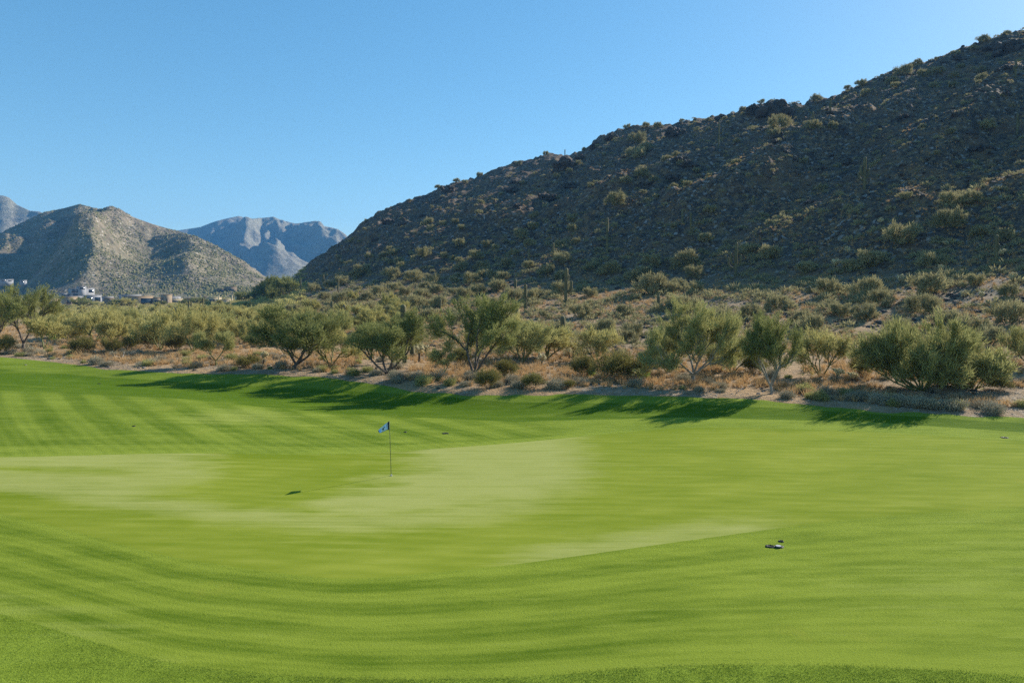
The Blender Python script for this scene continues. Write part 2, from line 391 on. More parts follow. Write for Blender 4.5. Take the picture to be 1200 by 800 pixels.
# ------------------------------------------------------------------ lawn sheets
def ugrid():
    return np.concatenate([np.linspace(-1.35, -.86, 60, endpoint=False), np.linspace(-.86, .86, 900, endpoint=False), np.linspace(.86, 1.5, 70)])
UG = ugrid()
def wob_edge(u, Y, seed): return Y
def lawn_strip(name, k0, k1, nrow, mat, label_dz=0.03):
    ks = np.linspace(k0, k1, nrow)
    K, Ug = np.meshgrid(ks, UG, indexing='ij')
    Y = rowY(np.clip(K, 0, 5.99999), Ug); X = Ug * Y
    Z = table(X, Y) + label_dz
    if k1 >= 6: Z[-1] -= 0
    px = 600 + F * Ug; py = HOR + (CAMZ - Z) / Y * F
    # mowing bands in ground metres
    w = X * .69 + Y * .72 + .012 * (X + 12) ** 2 * np.sign(X + 12) * .5 + .25 * fbm(X / 6, Y / 6, 2, 71)
    fs = np.sin(w * 2 * math.pi / 2.15)
    fs = np.tanh(2.2 * fs) * .5 + .5
    lt = np.full_like(X, .5); pl = np.zeros_like(X)
    if name == 'fairway':
        left = 1 - sstep(-2, 5, X)
        a = (K < 4.02)
        lt = np.where(a, .52 + (fs - .5) * .42 * left * (.75 + .5 * fbm(X / 5, Y / 5, 2, 75)), lt)
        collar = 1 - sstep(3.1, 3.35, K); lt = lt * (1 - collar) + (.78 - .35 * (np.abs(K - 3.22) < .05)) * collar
        far = sstep(3.96, 4.06, K); band = np.where(K < 5.2, .04, .55) ; bandf = .04 + .5 * sstep(5.12, 5.3, K)  # far rough strip: darker cut, its shaded dip and sunny edge painted in
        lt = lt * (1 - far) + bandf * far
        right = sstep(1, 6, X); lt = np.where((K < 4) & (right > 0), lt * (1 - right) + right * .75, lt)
        pale_oval = np.exp(-(((X + 14.5) / 3.0) ** 2 + ((Y - 36.5) / 2.2) ** 2)); pl = .65 * pale_oval * (K < 4)  # paler oval spot on the fairway
    elif name == 'apron':
        t = (K - 1)
        ph = t * 4.3 + .35 * fbm(X / 5, Y / 5, 2, 81)
        b = np.tanh(1.6 * np.sin(ph * 2 * math.pi)) * .5 + .5
        fade = 1 - sstep(0, 9, X) * .75
        lt = .5 + (b - .5) * .5 * fade + .15 * sstep(2, 9, X)
        lt = lt + .12
        lt += .35 * np.exp(-((t - .02) / .035) ** 2)
        pl = .35 * (1 - sstep(-10, -5, X)) * (1 - sstep(.0, .45, t)) + .35 * sstep(5, 11, X) * np.exp(-((t - .55) / .3) ** 2) * (fbm(X / 3, Y / 1.2, 3, 82) * .5 + .6)
        pl = np.clip(pl, 0, 1)
    elif name == 'putting_green':
        t = (K - 2)
        n = 1.6 * fbm(X / 4, Y / 1.5, 4, 83, .6)
        # light cut on the left and up the saddle
        a = (1 - sstep(-14 + 1.4 * n, -10.5 + 1.4 * n, X)) * sstep(.35, .55, t + .05 * n)
        a *= 1 - .7 * np.exp(-((t - .80) / .05) ** 2) * (1 - sstep(-17, -12, X))
        b_ = sstep(-7.5, -3.5, X + 2 * n) * (1 - sstep(.8, 4.6, X - (Y - 26) * .12 + .6 * n)) * sstep(.38, .62, t + .08 * n)
        low = np.exp(-((t - .46 + .05 * n) / .11) ** 2) * (1 - sstep(-1, 3, X + n)) * .75
        lowr = sstep(-1.2, 1.5, X) * (1 - sstep(6, 10, X)) * (1 - sstep(.02, .22, t + .04 * n - .02)) * .8
        pl = np.clip(np.maximum.reduce([a * .85, b_ * .95, low, lowr]), 0, 1)
        lt = .5 + .22 * n - .35 * np.exp(-((1 - t) / .03) ** 2) - .2 * np.exp(-(t / .03) ** 2)
    elif name == 'rough_lawn':
        lt = .42 + .38 * sstep(.55, 1.0, K) + .2 * fbm(X / 1.5, Y / 1.5, 3, 87)
    if name == 'apron': LN = np.sin((K - 1) * 2 * math.pi * 17 + 1.5 * fbm(X / 4, Y / 4, 2, 85))
    elif name == 'rough_lawn': LN = 0 * X
    else: LN = np.sin((w if name == 'fairway' else Y + .12 * X) * 2 * math.pi / .55 + 1.5 * fbm(X / 4, Y / 4, 2, 86)) * (1 - sstep(30, 42, Y))
    lt = np.clip(lt, 0, 1)
    n1, n2 = K.shape; idx = np.arange(n1 * n2).reshape(n1, n2)
    Q = np.stack([idx[:-1, :-1], idx[:-1, 1:], idx[1:, 1:], idx[1:, :-1]], -1).reshape(-1, 4)
    V = np.stack([X, Y, Z], -1).reshape(-1, 3)
    o = obj(name, mesh_np(name, V, Q, mat, True, {'lt': lt, 'pl': pl, 'ln': LN})); tag(o, kind='structure'); return o
lawn_strip('rough_lawn', 0.0, 1.0, 120, M['rough'], .03)
lawn_strip('apron', 1.0, 2.0, 150, M['apron'])
lawn_strip('putting_green', 2.0, 3.0, 190, M['green'])
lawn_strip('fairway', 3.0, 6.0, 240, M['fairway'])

# ------------------------------------------------------------------ desert floor and hillside (one sheet to the horizon)
def desert():
    ug = np.concatenate([np.linspace(-2.5, -.86, 120, endpoint=False), np.linspace(-.86, .86, 900, endpoint=False), np.linspace(.86, 2.6, 260)])
    yv = np.concatenate([np.geomspace(3.6, 30, 14, endpoint=False), np.geomspace(30, 90, 240, endpoint=False), np.geomspace(90, 480, 520, endpoint=False), np.geomspace(480, 5000, 50)])
    Yg, Ug = np.meshgrid(yv, ug, indexing='ij'); X = Ug * Yg
    Z = height(X, Yg); E = np.interp(Ug, U, EDGE)
    Z -= .12 * (1 - sstep(.992, 1.004, Yg / E)) + .5 * (1 - sstep(.94, .97, Yg / E))
    n1, n2 = Yg.shape; idx = np.arange(n1 * n2).reshape(n1, n2)
    Q = np.stack([idx[:-1, :-1], idx[:-1, 1:], idx[1:, 1:], idx[1:, :-1]], -1).reshape(-1, 4)
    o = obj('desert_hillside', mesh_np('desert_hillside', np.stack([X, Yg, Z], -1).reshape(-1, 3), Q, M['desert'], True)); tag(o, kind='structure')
desert()

# ------------------------------------------------------------------ mountains
MTN = {}
def mountain(name, sky, foot_py, Yfoot, Ymid, Yback, mat, seed, spur, nx=420, ny=260, pxr=(-500, 700), amp=1.0, spurs=()):
    """skyline read off the photograph, spurs and gullies as real relief"""
    px = np.linspace(pxr[0], pxr[1], nx); u = (px - 600) / F
    skx = [p[0] for p in sky]; sky_ = np.interp(px, skx, [p[1] for p in sky]); yr = np.interp(px, skx, [p[2] for p in sky])
    zr = CAMZ + (HOR - sky_) / F * yr
    s = np.linspace(0, 1, ny)
    Sg, Ug = np.meshgrid(s, u, indexing='ij'); R = np.broadcast_to(yr, Sg.shape)
    front = Sg < .62
    a = Sg / .62; b = (Sg - .62) / .38
    Y = np.where(front, Yfoot + (R - Yfoot) * a, R + (Yback - R) * b)
    prof = np.where(front, np.clip(a, 0, 1) ** 1.35, 1 - .75 * b ** 1.2)
    X = Ug * Y
    zf = CAMZ + (HOR - foot_py) / F * Yfoot
    Z = zf + (np.broadcast_to(zr, Sg.shape) - zf) * prof
    m = np.clip(a, 0, 1) * (1 - .8 * np.clip(a - .80, 0, .2) / .2) if True else 1
    m = np.where(front, m, .2 + .8 * np.clip(b * 3, 0, 1) * (1 - b))
    rel = 0
    for (wx, wy, A, ang, sd) in spur:
        ca, sa = math.cos(ang), math.sin(ang); p = X * ca + Y * sa; q = -X * sa + Y * ca
        rel = rel + A * ridged(p / wx, q / wy, 5, sd, .48)
    Z = Z + m * rel
    for (pa, ya, pb, yb, A, wd) in spurs:
        a0 = np.array([(pa - 600) / F * ya, ya]); b0 = np.array([(pb - 600) / F * yb, yb]); L = np.linalg.norm(b0 - a0); tt = (b0 - a0) / L
        s_ = (X - a0[0]) * tt[0] + (Y - a0[1]) * tt[1]; d_ = -(X - a0[0]) * tt[1] + (Y - a0[1]) * tt[0]
        d_ = d_ + wd * .35 * fbm(s_ / wd / 1.5, d_ / wd, 3, 191)
        Z = Z + A * sstep(-wd, wd, s_) * sstep(-wd, wd * 1.5, L - s_) * (np.exp(-np.abs(d_ / wd) ** 1.4) - .25)
    # keep the skyline
    ang_ = ((Z - CAMZ) / Y).max(axis=0); want_ = (HOR - sky_) / F
    dz = (want_ - ang_) * yr
    Z = Z + dz[None, :] * np.exp(-((Sg - .62) / .3) ** 2) * (np.clip(Sg * 6, 0, 1))
    n1, n2 = Sg.shape; idx = np.arange(n1 * n2).reshape(n1, n2)
    Q = np.stack([idx[:-1, :-1], idx[:-1, 1:], idx[1:, 1:], idx[1:, :-1]], -1).reshape(-1, 4)
    V = np.stack([X, Y, Z], -1)
    o = obj(name, mesh_np(name, V.reshape(-1, 3), Q, mat, True)); tag(o, kind='structure')
    MTN[name] = V
    return o
skyA = [(-600, 250, 1500), (-200, 262, 1350), (0, 275, 1200), (25, 262, 1150), (50, 249, 1100), (75, 244, 1060), (93, 239, 1030), (108, 243, 1010), (118, 246, 1000), (130, 242, 985), (142, 246, 975), (155, 254, 968), (180, 263, 960), (205, 270, 960), (230, 277, 960), (250, 286, 950), (270, 297, 930), (290, 308, 910), (310, 320, 880), (330, 332, 850), (360, 342, 820), (420, 350, 800), (700, 352, 800)]
mountain('mountain_ridge', skyA, 352, 560, 800, 1700, M['mount_near'], 3, [(300, 130, 22, .9, 101), (90, 60, 8, .4, 111), (26, 20, 2.0, .2, 121)], nx=560, ny=340, pxr=(-600, 470), spurs=[(140, 940, 75, 720, 62, 42), (120, 800, 100, 640, 26, 34), (20, 1060, -20, 780, 40, 55), (235, 920, 225, 660, 22, 40)])
skyC = [(-600, 225, 2100), (-200, 210, 2100), (-60, 222, 2050), (-20, 231, 2000), (2, 229, 2000), (10, 231, 2000), (20, 240, 1980), (35, 247, 1960), (47, 248, 1950), (60, 256, 1950), (100, 275, 1950), (200, 300, 1950), (400, 330, 1950)]
mountain('rear_mountain', skyC, 330, 1500, 1700, 2700, M['mount_far'], 4, [(420, 170, 40, 1.0, 131), (120, 70, 10, .4, 141)], nx=300, ny=180, pxr=(-600, 300))
skyB = [(100, 300, 3100), (170, 285, 3100), (200, 271, 3100), (215, 269, 3100), (235, 266, 3050), (250, 260, 3000), (265, 256, 3000), (280, 253, 3000), (290, 256, 3000), (300, 258, 3000), (310, 256, 2950), (320, 254, 2900), (330, 258, 2900), (345, 262, 2900), (360, 261, 2850), (370, 259, 2800), (376, 261, 2800), (380, 266, 2800), (395, 268, 2800), (405, 273, 2800), (430, 290, 2800), (520, 320, 2800), (700, 330, 2800)]
mountain('distant_mountain', skyB, 338, 1900, 2300, 4200, M['mount_far'], 5, [(700, 300, 25, 1.05, 153), (200, 140, 16, .7, 163), (60, 40, 5, .4, 173)], nx=460, ny=340, pxr=(60, 620), spurs=[(317, 2900, 276, 2480, 190, 120), (281, 2520, 332, 2150, 130, 110), (330, 2870, 328, 2350, 120, 75), (352, 2850, 382, 2450, 170, 110), (258, 2980, 240, 2500, 120, 110), (378, 2780, 410, 2450, 110, 90)])


# ------------------------------------------------------------------ plants: makers
def unit(v): return v / (np.linalg.norm(v) + 1e-9)
def skeleton(r, n0, h, spread, levels, kids, dev, shrink=.74, trunk=0.0, lean=(0, 0), curl=.25):
    """list of (points, radii, level)"""
    segs = []
    def grow(p, d, L, rad, lv):
        n = 4; pts = [p]; q = p.copy(); dd = d.copy()
        for i in range(n):
            dd = unit(dd + r.normal(0, curl * .35, 3) + np.array([0, 0, .04])); q = q + dd * L / n; pts.append(q.copy())
        pts = np.array(pts); rr = np.linspace(rad, rad * .62, n + 1); segs.append((pts, rr, lv))
        if lv >= levels: return
        k = kids[min(lv, len(kids) - 1)]
        for j in range(k):
            t = 1.0 if j == 0 else r.uniform(.45, 1.0); b = pts[0] + 0; idx = t * n; i = min(int(idx), n - 1); b = pts[i] + (pts[i + 1] - pts[i]) * (idx - i)
            ax = unit(np.cross(dd, r.normal(0, 1, 3))); a = math.radians(r.uniform(dev * .5, dev * 1.3))
            nd = unit(dd * math.cos(a) + ax * math.sin(a)); nd[2] += .05
            grow(b, unit(nd), L * shrink * r.uniform(.75, 1.2), rad * (.62 if j else .7), lv + 1)
    for i in range(n0):
        a = 2 * math.pi * (i + r.uniform(-.3, .3)) / n0; s = spread * r.uniform(.6, 1.15)
        d = unit(np.array([math.cos(a) * math.sin(s) + lean[0], math.sin(a) * math.sin(s) + lean[1], math.cos(s)]))
        base = np.array([math.cos(a), math.sin(a), 0]) * .04 * (n0 > 1)
        if trunk > 0 and i == 0:
            tp = np.array([[0, 0, -.1], [lean[0] * trunk * .4, lean[1] * trunk * .4, trunk * .5], [lean[0] * trunk, lean[1] * trunk, trunk]])
            segs.append((tp, np.array([.15, .12, .10]) * h / 5, 0))
        if trunk > 0: base = base + np.array([lean[0] * trunk, lean[1] * trunk, trunk])
        grow(base - np.array([0, 0, .05 if trunk == 0 else 0]), d, h * .36, .085 * h / 5, 1)
    return segs
def leaves(r, segs, n, lmin, lens, wid, jit, along=1.0, up=.2, wild=.7):
    S = [s for s in segs if s[2] >= lmin]
    A = np.array([s[0][0] for s in S]); B = np.array([s[0][-1] for s in S]); Mm = np.array([s[0][2] for s in S])
    wgt = np.linalg.norm(B - A, axis=1) * np.array([1.0 + .6 * (s[2] - lmin) for s in S]); wgt *= r.uniform(.4, 1.35, len(S)); wgt /= wgt.sum()
    i = r.choice(len(S), n, p=wgt); t = r.uniform(0, 1.12, n)[:, None]
    P = (1 - t) ** 2 * A[i] + 2 * t * (1 - t) * Mm[i] + t ** 2 * B[i] + r.normal(0, jit, (n, 3))
    D = B[i] - A[i]; D /= np.linalg.norm(D, axis=1)[:, None] + 1e-9
    D = D * along + r.normal(0, wild * .6, (n, 3)); D[:, 2] += up; D /= np.linalg.norm(D, axis=1)[:, None]
    Wv = np.cross(D, r.normal(0, 1, (n, 3))); Wv /= np.linalg.norm(Wv, axis=1)[:, None] + 1e-9
    L = r.uniform(*lens, n)[:, None]; w_ = wid * r.uniform(.6, 1.3, n)[:, None]
    V = np.empty((n, 3, 3)); V[:, 0] = P - Wv * w_ * .5; V[:, 1] = P + Wv * w_ * .5; V[:, 2] = P + D * L
    V[:, :, 2] = np.maximum(V[:, :, 2], .01)
    return V.reshape(-1, 3)
def wood_mesh(segs, maxlv, sides=(8, 7, 6, 4, 3), thick=1.0):
    mb = MB()
    for pts, rr, lv in segs:
        if lv <= maxlv: mb.tube(pts, rr * thick, sides[min(lv, len(sides) - 1)])
    return mb
def fit(V, lo, hi, w, h):
    cx, cy = (lo[0] + hi[0]) / 2, (lo[1] + hi[1]) / 2; s = np.array([w / (hi[0] - lo[0]), w / (hi[1] - lo[1]) * .9, h / hi[2]])
    V = V.copy(); V[:, 0] -= cx * np.clip(V[:, 2] / hi[2] * 1.6, 0, 1); V[:, 1] -= cy * np.clip(V[:, 2] / hi[2] * 1.6, 0, 1)
    return V * s
def tri_idx(n): return np.arange(n * 3).reshape(n, 3)
def tree_meshes(seed, w, h, leaf, bark, n=16000, n0=3, spread=.7, trunk=0.0, lean=(0, 0), dev=34, lens=(.12, .34), wid=.045, lv=5, kids=(4, 3, 3, 3), jit=.12, up=.25, wild=.7, thick=1.0, maxlv=4, low=2):
    r = np.random.default_rng(seed)
    sg = skeleton(r, n0, h, spread, lv, kids, dev, trunk=trunk, lean=lean)
    LV_ = leaves(r, sg, n, lv - low, lens, wid, jit, up=up, wild=wild)
    lo = np.percentile(LV_, 1.0, axis=0); hi = np.percentile(LV_, 99.0, axis=0)
    hi[2] = max(hi[2], .3)
    wm = wood_mesh(sg, maxlv, thick=thick); Wd = np.concatenate(wm.V)
    LV2 = fit(LV_, lo, hi, w, h); W2 = fit(Wd, lo, hi, w, h); wm.V = [W2]
    return mesh_np('crown', LV2, tri_idx(n), leaf), wm.mesh('trunk', bark, True)
def put_tree(name, meshes, loc, label, cat, group=None, rz=0.0, parts=('crown', 'trunk'), s=1.0):
    r = empty(name, loc, rz, s); tag(r, label, cat, group)
    obj(parts[0], meshes[0], r); obj(parts[1], meshes[1], r); return r
def gsink(p, d=.05): return (float(p[0]), float(p[1]), float(p[2]) - d)

# ------------------------------------------------------------------ trees along the lawn
#  base px, base py, crown width px, top py, kind, seed, options, label
HERO = [
 (27, 409, 74, 336, 'mesquite_tree', 'leaf_green', 11, dict(n=24000, low=3, n0=4, spread=.7, trunk=.7, dev=36), 'dense grey-green mesquite standing over the far left end of the lawn'),
 (51, 412, 42, 372, 'palo_verde_tree', 'leaf_yellow', 12, dict(n=8000, n0=2, spread=.5, trunk=.4), 'small olive-yellow palo verde just right of the dense mesquite at the left end'),
 (253, 428, 42, 388, 'palo_verde_tree', 'leaf_olive', 13, dict(n=7000, n0=2, spread=.5, trunk=.5), 'small pale young palo verde alone on the gravel left of the leaning tree'),
 (344, 432, 104, 362, 'mesquite_tree', 'leaf_green', 14, dict(n=27000, low=3, n0=4, spread=.8, trunk=.45, lean=(.55, 0), dev=36, bark='bark'), 'leaning dark-trunked mesquite with a wide crown at the lawn edge'),
 (453, 438, 80, 369, 'mesquite_tree', 'leaf_green', 15, dict(n=24000, n0=4, spread=.8, trunk=.12, dev=36, low=3), 'open multi-trunked mesquite in front of the tall thick saguaro'),
 (518, 442, 34, 398, 'palo_verde_tree', 'leaf_olive', 16, dict(n=4200, n0=2, spread=.35, trunk=.7), 'thin sparse young tree between the open mesquite and the tall dense mesquite'),
 (555, 443, 100, 349, 'mesquite_tree', 'leaf_green', 17, dict(n=31000, low=3, n0=4, spread=.6, trunk=.25, dev=36), 'tallest dense green mesquite, trunk forked at the ground beside the lawn'),
 (812, 450, 108, 357, 'palo_verde_tree', 'leaf_olive', 18, dict(n=34000, n0=6, spread=.85, trunk=.75, dev=34, bark='bark_pale', low=3, up=.5, lens=(.15, .5)), 'wide fan-shaped palo verde with one pale trunk at the lawn edge'),
 (905, 461, 70, 370, 'palo_verde_tree', 'leaf_green', 19, dict(n=19000, n0=4, spread=.6, trunk=.6, dev=34, bark='bark_pale', low=3, up=.4, lens=(.15, .45)), 'upright open palo verde with white trunk nearest the putting green'),
 (962, 441, 66, 387, 'palo_verde_tree', 'leaf_yellow', 20, dict(n=9000, n0=5, spread=.7, dev=30), 'low olive-yellow palo verde behind the two cholla right of the white-trunked tree'),
 (1080, 457, 124, 379, 'palo_verde_tree', 'leaf_olive', 21, dict(n=44000, n0=12, spread=1.2, dev=38, low=3, wid=.05, up=.5, lens=(.15, .5)), 'huge rounded palo verde bush touching the ground at the right end'),
 (1140, 455, 68, 410, 'palo_verde_tree', 'leaf_olive', 22, dict(n=17000, n0=8, spread=1.2, dev=36, low=3), 'low drooping palo verde behind the right flank of the huge rounded bush'),
 (783, 436, 62, 384, 'palo_verde_tree', 'leaf_olive', 23, dict(n=11000, n0=5, spread=.7, dev=32), 'bushy palo verde tucked behind the left side of the fan-shaped tree'),
 (612, 424, 66, 376, 'palo_verde_tree', 'leaf_olive', 24, dict(n=13000, n0=5, spread=.7, dev=32), 'rounded olive palo verde right behind the tallest mesquite'),
 (640, 420, 60, 380, 'palo_verde_tree', 'leaf_yellow', 25, dict(n=11000, n0=5, spread=.7, dev=32), 'yellowish palo verde left of the tall bare saguaro post'),
 (590, 412, 50, 366, 'palo_verde_tree', 'leaf_yellow', 26, dict(n=9000, n0=4, spread=.6, dev=32), 'pale olive palo verde peeping over the right of the tallest mesquite'),
 (700, 424, 50, 384, 'palo_verde_tree', 'leaf_yellow', 27, dict(n=9000, n0=4, spread=.7, dev=32), 'olive palo verde behind the brown creosote clump, beside a saguaro stump'),
 (388, 428, 62, 378, 'palo_verde_tree', 'leaf_yellow', 28, dict(n=11000, n0=4, spread=.7, dev=32), 'yellow-green palo verde filling the gap right of the leaning mesquite'),
 (858, 436, 60, 396, 'palo_verde_tree', 'leaf_olive', 29, dict(n=9000, n0=5, spread=.75, dev=32), 'low olive palo verde between the fan-shaped tree and the white-trunked tree'),
 (188, 410, 54, 366, 'palo_verde_tree', 'leaf_yellow', 30, dict(n=9000, n0=4, spread=.7, dev=32), 'broad yellow palo verde behind the row of pale cholla on the left'),
 (226, 412, 60, 364, 'palo_verde_tree', 'leaf_yellow', 31, dict(n=10000, n0=4, spread=.7, dev=32), 'broad yellow palo verde behind the small pale young tree'),
 (110, 400, 56, 360, 'palo_verde_tree', 'leaf_yellow', 32, dict(n=10000, n0=4, spread=.7, dev=32), 'yellow-olive palo verde above the round dark creosote bush'),
 (-6, 405, 60, 352, 'mesquite_tree', 'leaf_green', 33, dict(n=9000, n0=4, spread=.6, trunk=.4), 'mesquite cut by the left edge of the view beside the dense one'),
 (1206, 425, 56, 376, 'palo_verde_tree', 'leaf_olive', 34, dict(n=9000, n0=5, spread=.8), 'olive palo verde bush cut by the right edge of the view below the slope'),
]
for (px, py, cw, top, name, leaf, seed, o, label) in HERO:
    p = place(px, py); k = p[1] / F; W_, H_ = cw * k, (py - top) * k
    o = dict(o); bark = M[o.pop("bark", "bark" if leaf == "leaf_green" else "bark_green")]
    o.setdefault('wid', .05); n = int(o.pop('n') * .82)
    ms = tree_meshes(seed, W_, H_, M[leaf], bark, n=n, **o)
    put_tree(name, ms, gsink(p), label, 'tree')

# ------------------------------------------------------------------ palo verdes of the flat, and shrubs of the slopes
PV = [tree_meshes(60 + i, 4.6, 3.6, M['leaf_yellow' if i % 3 else 'leaf_olive'], M['bark_green'], n=8000, n0=5, spread=.95, dev=38, wid=.065, lens=(.15, .45), lv=4, kids=(4, 4, 3), maxlv=3, low=3) for i in range(6)]
HS = [tree_meshes(80 + i, 3.6, 2.3, M['leaf_hill'], M['bark_green'], n=3800, n0=7, spread=1.05, dev=38, wid=.075, lens=(.15, .4), lv=4, kids=(3, 3, 3), maxlv=3, low=3) for i in range(6)]
taken = []
def put_pv(p, s, label, group, meshes=PV, name='palo_verde_tree', cat='tree'):
    i = random.randrange(len(meshes)); put_tree(name, meshes[i], gsink(p, .1), label, cat, group, rz=random.uniform(0, 6.28), s=s); taken.append((p[0], p[1]))
# the band of palo verdes on the flat
cands = []
r2 = np.random.default_rng(99)
for _ in range(5200):
    Y = 74 * (4.6 ** r2.random()); px = r2.uniform(-60, 470)
    if px > 320 and Y > 150: continue
    u = (px - 600) / F; cands.append((u * Y, Y, px))
cnt = 0
for x, y, px in cands:
    if cnt >= 150: break
    dmin = 3.6 if y < 130 else 6.0
    if y < float(np.interp(x / y, U, EDGE)) * 1.22 + 6: continue
    if any((x - a) ** 2 + (y - b) ** 2 < dmin ** 2 for a, b in taken): continue
    z = hz1(x, y)
    lab = ('feathery yellow-olive palo verde in the front rows of the desert flat' if y < 110 else 'palo verde half hidden in the middle rows of the desert flat' if y < 180 else 'small palo verde far back on the flat below the houses')
    put_pv((x, y, z), r2.uniform(.62, 1.0) * (1.0 if y < 100 else .85), lab, 'palo verdes on the desert flat, ' + ('front rows' if y < 110 else 'middle rows' if y < 180 else 'far rows')); cnt += 1
# shrubs read off the slopes: px, py of the foot, width in px
SH = [(1111,266,33),(1057,286,38),(1021,312,30),(997,316,20),(903,303,25),(945,320,22),(971,345,30),(1091,312,28),(1032,358,30),(1088,345,40),(1080,367,35),(1013,374,30),(987,370,25),(912,362,28),(1112,384,35),(1141,394,38),(1184,378,42),(1181,348,25),(1149,277,20),(1176,283,25),(1116,240,25),(1140,238,22),(1064,234,15),(1155,152,18),(1100,86,12),(1083,90,14),(1015,112,12),(1059,88,20),(1045,99,14),(913,152,25),(907,160,14),(976,150,12),(953,151,16),
 (747,168,20),(757,177,16),(745,186,22),(752,207,18),(733,215,14),(766,214,12),(722,240,24),(672,260,16),(626,269,14),(612,279,18),(675,286,12),(659,308,20),(640,321,18),(693,316,17),(715,321,24),(764,310,20),(803,312,30),(815,325,22),(827,284,18),(765,345,38),(742,330,22),(875,298,20),(789,343,20),(731,370,22),(693,348,18),(805,368,34),(754,324,20),(621,352,22),
 (369,342,15),(402,334,17),(424,322,20),(416,326,14),(400,356,22),(440,346,18),(460,298,10),(468,309,12),(459,326,20),(485,330,22),(464,341,16),(507,332,18),(496,301,18),(501,264,14),(541,269,10),(532,305,10),(558,303,16),(554,333,22),(584,341,22),(565,317,18),(540,317,16),(512,343,16),(490,361,25),(512,360,22),(611,280,16),(620,314,14),(628,349,18),(589,328,16),(595,312,16),(570,289,12),(380,352,16),(352,350,12),(430,352,16),(540,352,24),(560,345,20),(600,352,24),(660,345,24),(680,372,26),(705,392,30),(745,395,28),(850,380,30),(880,372,26),(940,382,30),(1050,392,30),(1160,404,34),(1100,402,30),(460,372,24),(430,368,22),(500,378,26),(535,380,24)]
SKYL = [(735,151,9),(757,149,9),(771,150,11),(799,143,6),(830,138,7),(905,118,9),(957,119,14),(608,189,8),(562,207,8),(545,211,7),(535,214,8),(513,221,7),(480,236,5),(1009,101,12),(1152,50,14),(1180,41,8),(640,182,8),(685,177,7),(870,130,8),(1075,76,10),(430,260,6),(1120,64,9)]
nsh = 0
for px, py, w_ in SH + SKYL:
    p = place(px, py)
    if p is None or p[1] > 700: p = place(px, py + 4)
    if p is None or p[1] > 700: continue
    s = w_ / F * p[1] / 3.5; s = min(s, 1.9)
    hgt = p[2]
    zone = ('on the bare skyline of the near hill' if (px, py, w_) in SKYL else 'on the shaded upper face of the near hill' if py < 240 else 'on the shaded middle of the near hill' if py < 300 else 'on the sunlit lower slope' if py < 350 else 'at the sunlit foot of the slope')
    tone = 'wind-shaped small shrub' if (px, py, w_) in SKYL else 'large olive shrub' if w_ >= 24 else 'olive shrub'
    put_pv(p, s, f'{tone} {zone}', f'{tone}s {zone}', HS, 'desert_shrub', 'shrub'); nsh += 1
r3 = np.random.default_rng(123); k = 0; tries = 0
while nsh < 292 and tries < 9000:
    tries += 1
    px = r3.uniform(330, 1215); u = (px - 600) / F
    Y = r3.uniform(58, 300); x = u * Y
    if r3.random() > (Y / 300) ** .6: continue
    rg = float(np.interp(u, U, RIDGE)); ed = float(np.interp(u, U, EDGE))
    if Y > rg * .99 or Y < ed * 1.55: continue
    if any((x - a) ** 2 + (Y - b) ** 2 < 16 for a, b in taken): continue
    z = hz1(x, Y); py = HOR + (CAMZ - z) / Y * F
    s = r3.uniform(.35, .85) if py < 270 else r3.uniform(.5, 1.1)
    zone = ('on the shaded upper face of the near hill' if py < 240 else 'on the shaded middle of the near hill' if py < 300 else 'on the sunlit lower slope' if py < 350 else 'at the sunlit foot of the slope')
    put_pv((x, Y, z), s, f'small rounded shrub {zone}', f'small rounded shrubs {zone}', HS, 'desert_shrub', 'shrub'); nsh += 1

# ------------------------------------------------------------------ saguaros
def saguaro_tube(pts, rad, ribs=11, top=True):
    """ribbed column along points, with a domed tip"""
    pts = np.asarray(pts, float)
    seg = np.linalg.norm(np.diff(pts, axis=0), axis=1); L = np.concatenate([[0], np.cumsum(seg)])
    m = max(6, int(L[-1] / .35)); s = np.linspace(0, L[-1], m)
    P = np.stack([np.interp(s, L, pts[:, i]) for i in range(3)], -1)
    for _ in range(2): P[1:-1] = (P[:-2] + 2 * P[1:-1] + P[2:]) / 4
    R = rad * np.ones(m); R *= np.clip(.82 + .5 * s / max(L[-1], 1), .8, 1.0)
    d = unit(P[-1] - P[-2]); cap = [(.35, .9), (.65, .68), (.85, .38), (.93, .08)]
    P = np.vstack([P] + [P[-1] + d * rad * c[0] for c in cap]); R = np.concatenate([R, [R[-1] * c[1] for c in cap]])
    sides = ribs * 2; n = len(P); dd = np.gradient(P, axis=0); dd /= np.linalg.norm(dd, axis=1)[:, None] + 1e-9
    a = np.cross(dd, np.array([.3, 1, .05])); a /= np.linalg.norm(a, axis=1)[:, None]; b = np.cross(dd, a)
    th = np.arange(sides) * 2 * np.pi / sides; rr = np.where(np.arange(sides) % 2, .84, 1.04)
    V = P[:, None] + (R[:, None] * rr[None])[:, :, None] * (np.cos(th)[None, :, None] * a[:, None] + np.sin(th)[None, :, None] * b[:, None])
    idx = np.arange(n * sides).reshape(n, sides); nx = np.roll(idx, -1, axis=1)
    Q = np.stack([idx[:-1], nx[:-1], nx[1:], idx[1:]], -1).reshape(-1, 4)
    return V.reshape(-1, 3), Q
